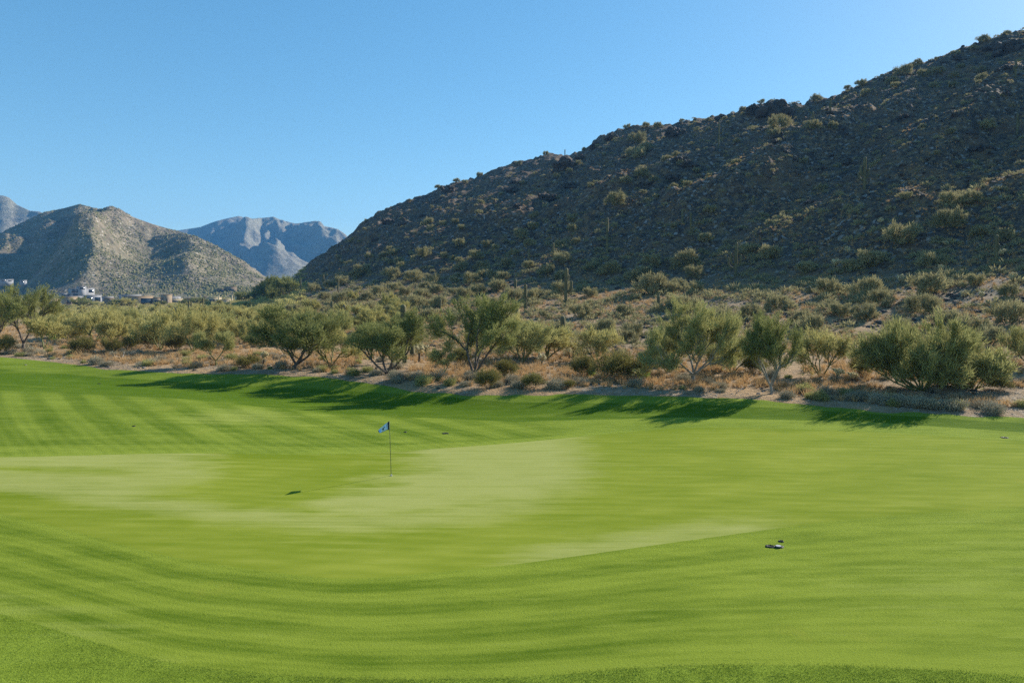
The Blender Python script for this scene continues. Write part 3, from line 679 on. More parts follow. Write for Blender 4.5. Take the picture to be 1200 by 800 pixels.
def saguaro(p, h, rad, arms, label, group=None, rz=0.0):
    """arms: list of (height fraction, reach, rise, angle)"""
    root = empty('saguaro_cactus', gsink(p, .1), rz); tag(root, label, 'cactus', group)
    tl = random.uniform(-.02, .02)
    V, Q = saguaro_tube([(0, 0, 0), (tl * h, 0, h * .5), (tl * h * 1.4, 0, h - rad)], rad); obj('column', mesh_np('column', V, Q, M['saguaro'], False), root)
    for (f, reach, rise, ang) in arms:
        ca, sa = math.cos(ang), math.sin(ang); z0 = f * h; q = rad * .72
        pts = [(0, 0, z0), (reach * .55 * ca, reach * .55 * sa, z0 + .02), (reach * .9 * ca, reach * .9 * sa, z0 + reach * .18), (reach * ca, reach * sa, z0 + reach * .6), (reach * ca, reach * sa, z0 + rise)]
        V, Q = saguaro_tube(pts, q, 9); obj('arm', mesh_np('arm', V, Q, M['saguaro'], False), root)
    return root
PI = math.pi
SG = [ # px, foot py, top py, radius factor, arms, label
 (1013, 222, 183, 1, [(.35, .75, 1.6, 0), (.4, .7, 1.7, PI), (.5, .4, 1.3, .6), (.3, .95, 1.3, 2.8)], 'five-armed candelabra saguaro high on the shaded face at the right'),
 (1190, 92, 70, 1.1, [(.5, .5, 1.1, 0), (.45, .5, 1.3, PI)], 'forked saguaro near the skyline at the right edge'),
 (1192, 158, 132, .9, [(.4, .5, .9, 0)], 'one-armed saguaro below the forked one at the right edge'),
 (712, 296, 254, .8, [], 'tall bare saguaro post alone in the middle of the shaded face'),
 (810, 273, 248, .8, [], 'bare saguaro right of a pale shrub in the middle of the shaded face'),
 (862, 324, 283, .9, [(.3, .9, 1.9, 0), (.35, .8, 1.9, PI), (.25, 1.2, 1.8, 2.9), (.45, .45, 1.4, 1.0)], 'five-armed saguaro where the shade meets the sunlit slope'),
 (663, 357, 313, 1, [(.35, .9, 1.6, 0), (.62, .35, 1.1, .3)], 'tall saguaro with a long raised right arm on the sunlit slope'),
 (658, 334, 320, .9, [], 'short armless saguaro beside the long-armed one'),
 (615.5, 366, 332, .95, [(.42, .2, .8, 0), (.5, .18, .7, PI)], 'saguaro with two stubby arms on the sunlit slope'),
 (604, 338, 326, 1.1, [], 'short pale saguaro in front of a big shrub on the slope'),
 (606, 382, 359, .8, [], 'thin saguaro behind the right flank of the tallest mesquite'),
 (660, 407, 369, .95, [], 'tall thick bare saguaro post on the orange grass'),
 (653.5, 384, 373, .9, [], 'stubby saguaro behind the tall bare post'),
 (474.5, 425, 355, .95, [], 'thickest and tallest saguaro, rising behind the open mesquite'),
 (483, 418, 374, 1.0, [(.55, .35, .9, .2)], 'darker one-armed saguaro right of the thickest one'),
 (486.5, 404, 367, .8, [], 'slim pale saguaro right of the thickest one'),
 (687, 407, 385, .9, [], 'short saguaro stump right of the tall bare post'),
 (772, 359, 345, .9, [], 'short saguaro in front of a big round shrub on the lower slope'),
 (515.5, 361, 349, .8, [], 'small dark saguaro above the crown of the tallest mesquite'),
 (493.5, 338, 327, .8, [], 'small dark saguaro among shrubs left of the slope centre'),
 (389, 368, 352, .9, [], 'dark saguaro beneath a big shrub at the toe of the slope'),
 (403, 368, 356, .9, [(.5, .3, .6, PI)], 'dark saguaro with one left arm at the toe of the slope'),
 (363, 366, 352, .9, [(.35, .3, .6, 0)], 'saguaro above the leaning mesquite crown'),
 (397, 377, 363, .7, [], 'slim saguaro right above the leaning mesquite'),
 (352.5, 343, 326, .8, [], 'lone slim saguaro against the dark toe of the hill'),
 (379, 334, 321, .9, [(.3, .6, 1.5, 0), (.3, .6, 1.5, PI)], 'trident saguaro against the dark toe of the hill'),
 (393, 335, 320, .9, [(.3, .5, 1.1, PI)], 'saguaro with a left arm right of the trident one'),
 (396, 341, 326, 1.0, [], 'saguaro just right of the one-armed pair at the hill toe'),
 (207, 376, 359, .8, [], 'lone dark saguaro post in the middle of the left palo verdes'),
 (155, 374, 357, .9, [(.25, .8, 1.0, 0), (.2, .8, .9, PI), (.3, .5, .8, .5)], 'saguaro with a basket of low arms in front of the tan house'),
 (221, 366, 352, .8, [], 'left one of two slim saguaros below the house with pillars'),
 (224.5, 367, 352.5, .8, [], 'right one of two slim saguaros below the house with pillars'),
 (238, 368, 349, .9, [], 'tall dark saguaro just left of the house with pillars'),
 (181, 366, 358, .9, [], 'short saguaro in front of the tan house'),
 (197, 365, 357, .8, [], 'short saguaro right of the tan house'),
 (4, 356, 334, 1, [(.4, .8, 1.9, 0)], 'tall dark saguaro at the left edge, arm to the right'),
 (9, 352, 338, .9, [], 'dark saguaro second from the left edge'),
 (19, 346, 333, .9, [], 'small dark saguaro above the dense mesquite'),
 (842, 173, 141, .8, [(.5, .9, 1.2, 0)], 'tall one-armed saguaro below the skyline left of the rock tower'),
 (953, 150, 130, .8, [], 'slim saguaro left of a pair below the skyline'),
 (973, 133, 115, .9, [(.4, .5, .9, PI), (.5, .5, .8, 0)], 'branching saguaro just under the skyline right of the rock tower'),
 (1167, 312, 274, .8, [(.5, .5, 1.1, 0)], 'grey saguaro at the right end of the sunlit slope'),
 (800, 262, 247, .7, [], 'faint thin saguaro left of the pale shrub in the shade'),
 (883, 240, 228, .8, [(.5, .4, .7, 0)], 'small forked saguaro deep in the shade'),
 (948, 344, 334, .9, [(.3, .3, .6, PI)], 'small two-stemmed saguaro at the foot of the shade'),
 (624, 184, 178, .9, [], 'tiny saguaro spike on the left skyline'),
 (662, 183, 175, .8, [], 'tiny saguaro spike beside the dark rock step on the skyline'),
 (620, 308, 291, .7, [(.4, .4, .8, 0)], 'grey saguaro in the shade above the slope centre'),
 (648, 300, 284, .7, [], 'thin grey saguaro on the shade line above the long-armed one'),
]
for px, py, top, rf, arms, label in SG:
    p = place(px, py)
    if p is None: continue
    k = p[1] / F; h = (py - top) * k; h = min(h, 11)
    sc = h / 6.0
    arms = [(a, b * sc, c * sc, d) for a, b, c, d in arms]
    saguaro(p, h, max(.24, .30 * rf * min(sc, 1.1)), arms, label)

# ------------------------------------------------------------------ cholla
def blob_seg(mb, a, b, r0, rr):
    pts = [a + (b - a) * t for t in (0, .2, .5, .8, 1)]; mb.tube(np.array(pts), np.array([.55, .95, 1, .9, .5]) * r0, 7)
def cholla_meshes(seed):
    r = np.random.default_rng(seed); core = MB(); tr = MB(); sp = []
    tr.tube(np.array([(0, 0, -.05), (.02, 0, .3), (.0, .03, .62)]), np.array([.07, .06, .055]), 7)
    nodes = []
    for i in range(7):
        a = 2 * PI * i / 7 + r.uniform(-.4, .4); t = r.uniform(.4, 1.1); d = np.array([math.cos(a) * math.sin(t), math.sin(a) * math.sin(t), math.cos(t)])
        b0 = np.array([0, .02, r.uniform(.42, .66)]); b1 = b0 + d * r.uniform(.18, .30); blob_seg(core, b0, b1, .062, r); nodes.append((b0, b1))
        for j in range(2):
            d2 = unit(d + r.normal(0, .55, 3) + np.array([0, 0, .25])); b2 = b1 + d2 * r.uniform(.14, .24); blob_seg(core, b1, b2, .058, r); nodes.append((b1, b2))
    n = 1500; A = np.array([x[0] for x in nodes]); B = np.array([x[1] for x in nodes]); i = r.integers(0, len(A), n); t = r.uniform(0, 1, n)[:, None]
    D = r.normal(0, 1, (n, 3)); D /= np.linalg.norm(D, axis=1)[:, None]; P = A[i] + (B[i] - A[i]) * t + D * .055
    W = np.cross(D, r.normal(0, 1, (n, 3))); W /= np.linalg.norm(W, axis=1)[:, None]
    V = np.empty((n, 3, 3)); V[:, 0] = P - W * .012; V[:, 1] = P + W * .012; V[:, 2] = P + D * .055
    return core.mesh('joints', M['cholla_core'], True), tr.mesh('trunk', M['cholla_trunk'], True), mesh_np('spines', V.reshape(-1, 3), tri_idx(n), M['spine'])
CH = [cholla_meshes(200 + i) for i in range(4)]
CL = [(491, 424, 15, 'pale cholla beside the foot of the thickest saguaro'), (499, 417, 10, 'small cholla right of the pale one behind the open mesquite'), (635, 430, 13, 'bright squat cholla on the orange grass below the bare saguaro post'),
 (672, 419, 15, 'taller dark-stemmed cholla right of the bare saguaro post'), (667, 420, 9, 'low cholla touching the taller dark-stemmed one'), (981, 447, 14, 'left one of two cholla between the white-trunked tree and the huge bush'), (998, 449, 12, 'right one of two cholla between the white-trunked tree and the huge bush'),
 (309, 427, 12, 'pale cholla in the dry grass left of the leaning mesquite'), (127, 397, 12, 'leftmost cholla of the pale row on the left flat'), (141, 386, 10, 'cholla with a white top above a brown bush on the left flat'), (167, 391, 13, 'pinkish cholla in the middle of the row on the left flat'),
 (199, 390, 12, 'cholla among the yellow palo verdes right of the pinkish one'), (203, 401, 12, 'low cholla nearest the lawn in the row on the left flat'), (1055, 334, 10, 'small cholla on the rocks above the huge bush'), (1107, 290, 7, 'tiny cholla below two shrubs on the right slope'),
 (1151, 353, 9, 'cholla on the pale stones right of the slope centre'), (1129, 350, 8, 'cholla left of the pale stones on the right slope'), (1188, 332, 10, 'cholla with a flat bright top at the right edge'), (1103, 319, 8, 'cholla in the orange grass on the right slope'),
 (1032, 264, 7, 'tiny cholla high at the end of the sunlit strip'), (993, 299, 8, 'cholla on the sunlit strip above the shaded shrubs'), (979, 318, 13, 'dark-stemmed cholla with a wide pale head on the sunlit strip'), (1175, 303, 10, 'cholla beside the grey saguaro at the right end')]
for px, py, hp, label in CL:
    p = place(px, py); h = 1.3 * hp / F * p[1]; m = CH[random.randrange(4)]
    r = empty('cholla_cactus', gsink(p, .04), random.uniform(0, 6.28), h / 1.0); tag(r, label, 'cactus')
    obj('joints', m[0], r); obj('trunk', m[1], r); obj('spines', m[2], r)

# ------------------------------------------------------------------ creosote, brittlebush, dead wood
CR = [tree_meshes(300 + i, 2.2, 1.6, M['leaf_dark'], M['bark'], n=5200, n0=9, spread=.7, dev=26, wid=.035, lens=(.06, .2), lv=4, kids=(3, 3, 3), maxlv=3, thick=.5) for i in range(3)]
BB = [tree_meshes(320 + i, 1.3, .6, M['leaf_grey'], M['deadwood'], n=2600, n0=10, spread=1.0, dev=30, wid=.03, lens=(.05, .14), lv=3, kids=(3, 3), maxlv=3, thick=.35) for i in range(4)]
GB = [tree_meshes(340 + i, 1.2, .6, M['leaf_olive'], M['bark_green'], n=2200, n0=9, spread=.95, dev=30, wid=.035, lens=(.05, .15), lv=3, kids=(3, 3), maxlv=2, thick=.4) for i in range(2)]
LM = [tree_meshes(350, 1.6, 1.0, M['leaf_lime'], M['bark_green'], n=900, n0=6, spread=.8, dev=30, wid=.05, lens=(.08, .2), lv=3, kids=(3, 3), maxlv=2, thick=.4)]
CRL = [(96, 415, 28, 21, 'round dark creosote bush standing clear on the left gravel'), (132, 414, 26, 18, 'dark brown-green creosote right of the round one'), (152, 410, 22, 16, 'brown creosote behind the bleached fallen branches'), (176, 408, 28, 20, 'dark green shrub in the row below the palo verdes'),
 (206, 412, 26, 20, 'dark green shrub left of the small pale young tree'), (232, 409, 26, 18, 'dark shrub behind the small pale young tree'), (594, 443, 28, 22, 'round dark creosote right of the tallest mesquite'), (572, 455, 28, 23, 'dark creosote at the foot of the tallest mesquite, touching the lawn'),
 (625, 455, 30, 18, 'low olive creosote between two dark ones on the lawn edge'), (684, 442, 30, 26, 'brown creosote at the left of the large creosote clump'), (716, 446, 46, 34, 'largest creosote, olive-brown, left of the fan-shaped tree'), (746, 446, 36, 28, 'brownish creosote at the right of the large clump'),
 (773, 430, 26, 22, 'dark shrub behind the brownish creosote'), (2, 415, 26, 22, 'orange-brown bush at the left edge beside the lawn'), (290, 430, 28, 14, 'low dark bush in the dry grass left of the leaning mesquite'), (1172, 457, 30, 16, 'green-brown bush on the orange slope at the right edge'), (884, 437, 30, 18, 'greyish bush right behind the fan-shaped tree'), (540, 428, 24, 20, 'brown shrub seen between the forked trunks'), (1010, 442, 24, 26, 'brown twiggy bush at the left flank of the huge bush'), (665, 455, 20, 10, 'tiny brown bush on the gravel under the creosote clump')]
for px, py, wp, hp, label in CRL:
    p = place(px, py); k = p[1] / F; m = CR[random.randrange(3)]
    r = put_tree('creosote_bush', m, gsink(p, .03), label, 'bush', rz=random.uniform(0, 6.28)); r.scale = (wp * k / 2.2, wp * k / 2.2, hp * k / 1.6)
for px, py, wp, hp, label in [(731, 428, 24, 12, 'bright lime sprig growing on the large creosote clump'), (692, 436, 12, 7, 'small lime sprig at the left of the creosote clump'), (753, 438, 16, 8, 'lime sprig on the right of the creosote clump'), (61, 392, 14, 12, 'bright lime sprig beside the small olive-yellow palo verde')]:
    p = place(px, py + 6); k = p[1] / F; p[1] -= .0; r = put_tree('green_sprig', LM[0], gsink(p, .03), label, 'plant', rz=random.uniform(0, 6)); r.scale = (wp * k / 1.6, wp * k / 1.6, (hp + 6) * k)
# grey and green low bushes in a loose row along the lawn edge
re = np.random.default_rng(77); nb = 0
for i in range(150):
    px = re.uniform(-15, 1215) if re.random() < .6 else re.uniform(-15, 560); u = (px - 600) / F; ed = float(np.interp(u, U, EDGE)); t = re.random() ** 1.6
    y = ed * 1.02 + .5 + t * ed * .24; x = u * y; z = hz1(x, y)
    grey = re.random() < (.75 if px > 540 or px < 60 else .5); m = BB[re.integers(4)] if grey else GB[re.integers(2)]
    where = 'at the lawn edge' if t < .35 else 'on the gravel behind the lawn'
    part = 'left of the leaning mesquite' if px < 340 else 'between leaning and tallest mesquites' if px < 560 else 'between tallest mesquite and fan-shaped tree' if px < 810 else 'right of the fan-shaped tree'
    lab = f"{'grey' if grey else 'green'} bursage {where}, {part}"
    r = put_tree('bursage_bush', m, (x, y, z - .02), lab, 'bush', lab.replace('bursage', 'bursage bushes'), rz=re.uniform(0, 6.28)); s = re.uniform(.4, 1.0) ** 1.2; r.scale = (s, s, s * re.uniform(.8, 1.2))
for px, py, s, lab in [(1052, 474, 0.93, 'grey twiggy bush row left end under the huge bush'), (1070, 476, 1.05, 'pale grey bush under the middle of the huge bush'), (1092, 478, 0.99, 'grey bush under the right of the huge bush'), (1118, 480, 1.05, 'light grey-green bush right of a pale stone'), (1165, 484, 0.99, 'rounded sage bush near the right end of the gravel'), (1030, 472, 0.99, 'grey bush at the foot of the huge bush, left flank'), (1005, 468, 0.93, 'grey bush on the gravel below the two cholla'), (487, 443, 0.93, 'blue-grey bush between the open mesquite and the thin tree'), (36, 413, 0.93, 'grey bush under the dense mesquite')]:
    p = place(px, py); r = put_tree('bursage_bush', BB[random.randrange(4)], gsink(p, .02), lab, 'bush', rz=random.uniform(0, 6)); r.scale = (s, s, s)
def deadwood(px, py, L, seed, label, rz):
    r = np.random.default_rng(seed); p = place(px, py); sg = skeleton(r, 2, L * 1.6, 1.1, 3, (3, 2), 34); mb = wood_mesh(sg, 3, (6, 5, 4, 3), .55)
    V = np.concatenate(mb.V); V[:, 2] *= .5; mb.V = [V]
    o = mb.build('dead_branch', M['deadwood'], None, True); o.location = gsink(p, .02); o.rotation_euler = (0, 0, rz); tag(o, label, 'dead branch')
deadwood(153, 414, 1.6, 1, 'forked bleached branch on the left gravel in front of the brown creosote', .4)
deadwood(143, 421, 1.8, 2, 'long bleached branch lying near the lawn on the left', 2.6)
deadwood(862, 459, 1.5, 3, 'bleached branch between the fan-shaped tree and the white-trunked tree', 1.1)
deadwood(165, 417, 1.3, 4, 'small grey branch tangled right of the long bleached one', 4.0)
deadwood(768, 452, 1.2, 5, 'dead grey twigs left of the fan-shaped tree trunk', 5.0)

# ------------------------------------------------------------------ rocks
def rock_mesh(seed, sub=2, flat=.7):
    import bmesh
    bm = bmesh.new(); bmesh.ops.create_icosphere(bm, subdivisions=sub, radius=1.0)
    V = np.array([v.co[:] for v in bm.verts]); T = np.array([[v.index for v in f.verts] for f in bm.faces]); bm.free()
    r = np.random.default_rng(seed)
    for _ in range(9):
        n = unit(r.normal(0, 1, 3)); d = r.uniform(.45, .8); s = V @ n; V = np.where((s > d)[:, None], V - (s - d)[:, None] * n * .92, V)
    V = V + .06 * r.normal(0, 1, V.shape); V = V * np.array([1, r.uniform(.65, .95), flat * r.uniform(.7, 1.1)])
    return V, T
RK = [rock_mesh(400 + i, 2) for i in range(5)]; RKs = [rock_mesh(420 + i, 1) for i in range(6)]
def rot_z(V, a): c, s = math.cos(a), math.sin(a); return np.stack([V[:, 0] * c - V[:, 1] * s, V[:, 0] * s + V[:, 1] * c, V[:, 2]], -1)
def tower(px, py, w, h, n, seed, label):
    """a crag: boulders grown together, one rough body"""
    p = place(px, py)
    if p is None: p = place(px, py + 5)
    k = p[1] / F; W_, H_ = w * k, h * k; r = np.random.default_rng(seed); mb = MB()
    for i in range(n):
        V, T = RK[i % 5]; s = r.uniform(.22, .42) * H_ * (1.0 if i > 2 else 1.3)
        x = r.uniform(-.38, .38) * W_; top = H_ * (.95 - .55 * abs(2 * x / W_) ** 1.5); z = r.uniform(0, 1) * max(top - s * .6, .1)
        Vr = rot_z(V * np.array([1, 1, 1.25]) * s, r.uniform(0, 6)) + np.array([x, r.uniform(-.3, .3) * W_ * .6, z]); mb.add(Vr, T=T)
    Vc, Tc = RK[n % 5]; mb.add(Vc * np.array([W_ * .42, W_ * .28, H_ * .45]), T=Tc)
    o = mb.build('rock_crag', M['rock'], None, False); o.location = gsink(p, .3); tag(o, label, 'rock')
tower(907, 136, 44, 22, 60, 1, 'biggest dark crag standing up from the hill skyline')
tower(883, 132, 20, 12, 18, 2, 'low crag against the left of the biggest crag')
tower(790, 158, 26, 13, 20, 3, 'dark rounded crag on the skyline above the tall slope')
tower(662, 200, 26, 18, 22, 4, 'dark rock step where the skyline drops to the left')
tower(718, 164, 20, 10, 14, 5, 'jagged rock on the skyline left of the small shrubs')
tower(1183, 62, 40, 20, 30, 6, 'dark crag near the summit at the right edge')
tower(1150, 175, 26, 9, 22, 7, 'dark rock outcrop in the shaded face near the right edge')
tower(845, 141, 18, 10, 12, 8, 'small crag on the skyline right of the rounded one')
tower(640, 233, 30, 10, 20, 9, 'rocky outcrop on the spur at the left of the shade')
tower(790, 212, 30, 12, 22, 10, 'broken cliff in the upper middle of the shaded face')
tower(700, 172, 20, 8, 16, 11, 'rock rib under the skyline right of the rock step')
tower(525, 223, 18, 8, 12, 12, 'low dark rock on the left skyline slope')
tower(1060, 140, 30, 9, 20, 13, 'outcrop high in the shaded face below the right skyline')
rc = np.random.default_rng(31)
for i in range(46):
    px = rc.uniform(430, 1200); u = (px - 600) / F; sk = float(np.interp(px, RX, RY)); py = sk + 6 + rc.random() ** 1.5 * (285 - sk) * .8
    hh = rc.uniform(3, 9); zone = 'near the skyline' if py < sk + 30 else 'in the middle of the hill'
    side = 'left of the biggest crag' if px < 880 else 'right of the biggest crag'
    tower(px, py, hh * rc.uniform(1.6, 3.2), hh, 12, 900 + i, f'weathered outcrop {zone}, {side}')
    o = COL.objects[-1]; o['group'] = f'outcrops {zone}, {side}'
# single stones at the lawn edge
rs = np.random.default_rng(55)
RM = []
for i in range(6):
    V, T = rock_mesh(440 + i, 2, .55); RM.append(mesh_np('stone', V, T, M['rock_pale' if i % 2 else 'rock'], False))
for i in range(90):
    px = rs.uniform(0, 1200); u = (px - 600) / F; ed = float(np.interp(u, U, EDGE)); t = rs.random(); y = ed * 1.01 + .3 + t * ed * .16; x = u * y
    o = obj('stone', RM[i % 6]); s = rs.uniform(.08, .24); o.location = (x, y, hz1(x, y) + s * .1); o.scale = (s, s, s); o.rotation_euler = (rs.uniform(-.2, .2), rs.uniform(-.2, .2), rs.uniform(0, 6.28))
    part = 'left of the leaning mesquite' if px < 340 else 'between leaning and tallest mesquites' if px < 560 else 'between tallest mesquite and fan-shaped tree' if px < 810 else 'right of the fan-shaped tree'
    lab = f"{'pale' if i % 2 else 'brown'} stone on the gravel strip {part}"; tag(o, lab, 'stone', lab.replace('stone', 'stones'))
for px, py, wp, lab in [(1106, 476, 9, 'flat white stone under the huge bush'), (30, 428, 4, 'small white stone at the lawn edge on the left')]:
    p = place(px, py); o = obj('stone', RM[1]); s = wp / F * p[1] / 2; o.location = gsink(p, -.03); o.scale = (s, s, s * .8); tag(o, lab, 'stone')
def sample_world(n, pxr, yr, rgen, pw=0.0, cond=None):
    px = rgen.uniform(*pxr, n); t = rgen.random(n); Y = (yr[0] ** (1 - pw) + t * (yr[1] ** (1 - pw) - yr[0] ** (1 - pw))) ** (1 / (1 - pw)) if pw != 1 else yr[0] * (yr[1] / yr[0]) ** t
    u = (px - 600) / F; ed = np.interp(u, U, EDGE); rg = np.interp(u, U, RIDGE)
    ok = (Y > ed * 1.01 + .2) & (Y < rg * 1.03)
    if cond is not None: ok &= cond(px, Y, u)
    px, Y, u = px[ok], Y[ok], u[ok]; X = u * Y; return X, Y, height(X, Y), px
def scatter(protos, X, Y, Z, S, rgen, sink=.15):
    mb_V = []; mb_T = []; n = 0
    idx = rgen.integers(0, len(protos), len(X)); a = rgen.uniform(0, 6.28, len(X))
    for j, (V, T) in enumerate(protos):
        m = np.where(idx == j)[0]
        if len(m) == 0: continue
        ca, sa = np.cos(a[m])[:, None], np.sin(a[m])[:, None]; s = S[m][:, None]
        vx = (V[None, :, 0] * ca - V[None, :, 1] * sa) * s + X[m][:, None]; vy = (V[None, :, 0] * sa + V[None, :, 1] * ca) * s + Y[m][:, None]; vz = V[None, :, 2] * s + Z[m][:, None] - sink * s
        VV = np.stack([vx, vy, vz], -1).reshape(-1, 3); TT = (T[None] + (np.arange(len(m)) * len(V))[:, None, None]).reshape(-1, 3) + n
        mb_V.append(VV); mb_T.append(TT); n += len(VV)
    return np.concatenate(mb_V), np.concatenate(mb_T)
X, Y, Z, px = sample_world(15000, (320, 1230), (62, 290), rs, .3, lambda p, Y, u: Y > np.interp(u, U, EDGE) * 1.5)
S = .12 + .55 * rs.random(len(X)) ** 4 + .10 * rs.random(len(X)); S *= 1 + (Y > 120) * .35
V, T = scatter(RKs, X, Y, Z, S, rs, .1); o = obj('scattered_rocks', mesh_np('scattered_rocks', V, T, M['rock'])); tag(o, kind='stuff')
X, Y, Z, px = sample_world(5000, (520, 1230), (56, 150), rs, .6, lambda p, Y, u: (Y > np.interp(u, U, EDGE) * 1.4) & (fbm(u * Y / 9, Y / 9, 2, 91) > .05))
S = .08 + .22 * rs.random(len(X)) ** 3
V, T = scatter(RKs, X, Y, Z, S, rs, .1); o = obj('pale_rubble', mesh_np('pale_rubble', V, T, M['rock_pale'])); tag(o, kind='stuff')
X, Y, Z, px = sample_world(22000, (-20, 1230), (33, 75), rs, 1, lambda p, Y, u: Y < np.interp(u, U, EDGE) * 1.25)
S = .025 + .07 * rs.random(len(X)) ** 2
V, T = scatter(RKs, X, Y, Z, S, rs, .1); o = obj('gravel', mesh_np('gravel', V, T, M['rock_pale'])); tag(o, kind='stuff')

# ------------------------------------------------------------------ dry grass, low brush (nobody could count them)
def tuft(seed, n, h, spread, w):
    r = np.random.default_rng(seed); a = r.uniform(0, 6.28, n); q = r.uniform(0, .12, n); P = np.stack([q * np.cos(a), q * np.sin(a), np.zeros(n)], -1)
    D = np.stack([np.cos(a) * r.uniform(0, spread, n), np.sin(a) * r.uniform(0, spread, n), np.ones(n)], -1); D /= np.linalg.norm(D, axis=1)[:, None]
    W = np.cross(D, r.normal(0, 1, (n, 3))); W /= np.linalg.norm(W, axis=1)[:, None]; L = h * r.uniform(.5, 1.1, n)[:, None]
    V = np.empty((n, 3, 3)); V[:, 0] = P - W * w; V[:, 1] = P + W * w; V[:, 2] = P + D * L; return V.reshape(-1, 3), tri_idx(n)
TF = [tuft(500 + i, 34, .55, .9, .016) for i in range(5)]
def clump(px, Y, u): return fbm(u * Y / 5.0, Y / 7.0, 3, 95) > -.18
X, Y, Z, px = sample_world(22000, (-20, 1230), (36, 130), rs, 1.0, lambda p, Y, u: (Y > np.interp(u, U, EDGE) * 1.05) & clump(p, Y, u))
V, T = scatter(TF, X, Y, Z, rs.uniform(.35, 1.1, len(X)), rs, 0); o = obj('dry_grass', mesh_np('dry_grass', V, T, M['straw'])); tag(o, kind='stuff')
TG = [tuft(510 + i, 26, .45, 1.1, .03) for i in range(5)]
X, Y, Z, px = sample_world(14000, (320, 1230), (85, 290), rs, 0.4, lambda p, Y, u: fbm(u * Y / 8, Y / 8, 3, 97) > -.05)
V, T = scatter(TG, X, Y, Z, rs.uniform(.5, 1.2, len(X)), rs, 0); o = obj('slope_grass', mesh_np('slope_grass', V, T, M['straw'])); tag(o, kind='stuff')
TB = []
for i in range(4):
    r = np.random.default_rng(520 + i); n = 90; D = r.normal(0, 1, (n, 3)); D[:, 2] = np.abs(D[:, 2]); D /= np.linalg.norm(D, axis=1)[:, None]; P = D * r.uniform(.3, .6, n)[:, None] * np.array([1, 1, .7])
    W = np.cross(D, r.normal(0, 1, (n, 3))); W /= np.linalg.norm(W, axis=1)[:, None]; Vb = np.empty((n, 3, 3)); Vb[:, 0] = P - W * .05; Vb[:, 1] = P + W * .05; Vb[:, 2] = P + D * .28; TB.append((Vb.reshape(-1, 3), tri_idx(n)))
X, Y, Z, px = sample_world(5200, (320, 1230), (62, 320), rs, .3, lambda p, Y, u: Y > np.interp(u, U, EDGE) * 1.5)
V, T = scatter(TB, X, Y, Z, .35 + 1.3 * rs.random(len(X)) ** 2.5, rs, 0); o = obj('hill_brush', mesh_np('hill_brush', V, T, M['leaf_hill'])); tag(o, kind='stuff')
X, Y, Z, px = sample_world(1700, (330, 1230), (80, 230), rs, .2, lambda p, Y, u: (np.abs(table(u * Y, Y) - 13) < 10))
V, T = scatter(TB, X, Y, Z, .7 + 1.5 * rs.random(len(X)) ** 1.5, rs, 0); o = obj('lower_slope_brush', mesh_np('lower_slope_brush', V, T, M['leaf_hill'])); tag(o, kind='stuff')
px2 = rs.uniform(-60, 360, 2600); Y2 = rs.uniform(150, 640, 2600); u2 = (px2 - 600) / F; X2 = u2 * Y2; Z2 = height(X2, Y2)
V, T = scatter(TB, X2, Y2, Z2, rs.uniform(1.2, 3.0, len(X2)), rs, 0); o = obj('flat_brush', mesh_np('flat_brush', V, T, M['leaf_yellow'])); tag(o, kind='stuff')
# brush on the mountain sides
def mtn_brush(name, src, n, smin, smax, mat, seed):
    r = np.random.default_rng(seed); G = MTN[src]; a, b, _ = G.shape; i = r.random(n * 4) * (a * .64 - 2); j = r.random(n * 4) * (b - 2); i0 = i.astype(int); j0 = j.astype(int); fi = (i - i0)[:, None]; fj = (j - j0)[:, None]
    P = G[i0, j0] * (1 - fi) * (1 - fj) + G[i0 + 1, j0] * fi * (1 - fj) + G[i0, j0 + 1] * (1 - fi) * fj + G[i0 + 1, j0 + 1] * fi * fj
    u = P[:, 0] / P[:, 1]; P = P[(u > -.80) & (u < .1)]; P = P[fbm(P[:, 0] / 45, P[:, 1] / 45, 3, 201) + r.normal(0, .25, len(P)) > -.05][:n]
    V = np.array([(1, 0, .1), (.3, .9, .1), (-.8, .6, .1), (-.8, -.6, .1), (.3, -.9, .1), (.1, 0, .95), (.65, .0, .7), (-.5, .3, .75), (-.1, -.6, .7)]) ; T = np.array([(0, 1, 6), (1, 5, 6), (1, 7, 5), (1, 2, 7), (2, 3, 7), (3, 8, 7), (7, 8, 5), (3, 4, 8), (4, 0, 8), (0, 6, 8), (6, 5, 8)])
    pr = [(V * r.uniform(.7, 1.3, V.shape), T) for _ in range(5)]
    Vv, Tt = scatter(pr, P[:, 0], P[:, 1], P[:, 2], smin + (smax - smin) * r.random(len(P)) ** 2, r, .1)
    o = obj(name, mesh_np(name, Vv, Tt, mat)); tag(o, kind='stuff')
M['mount_bush'] = leafmat('mountain_shrub_leaf', (.10, .095, .045), (.23, .215, .105), .1)
mtn_brush('mountain_brush', 'mountain_ridge', 24000, .5, 1.6, M['mount_bush'], 5)
# trees at the dark toe of the hill
for i, (px, py, s) in enumerate([(308, 351, 1.9), (318, 350, 2.1), (327, 350, 2.2), (336, 348, 2.0), (300, 352, 1.4), (322, 353, 1.5)]):
    p = place(px, py); lab = 'dark round tree in the shade at the toe of the hill'
    if p is not None and p[1] < 600: put_tree('mesquite_tree', (tree_meshes(600 + i, 4.6, 3.6, M['leaf_green'], M['bark'], n=4000, n0=4, spread=.75, wid=.09, lens=(.15, .45), lv=4, kids=(4, 4, 3), maxlv=3)), gsink(p, .1), lab, 'tree', 'dark trees at the shaded toe of the hill', s=s)

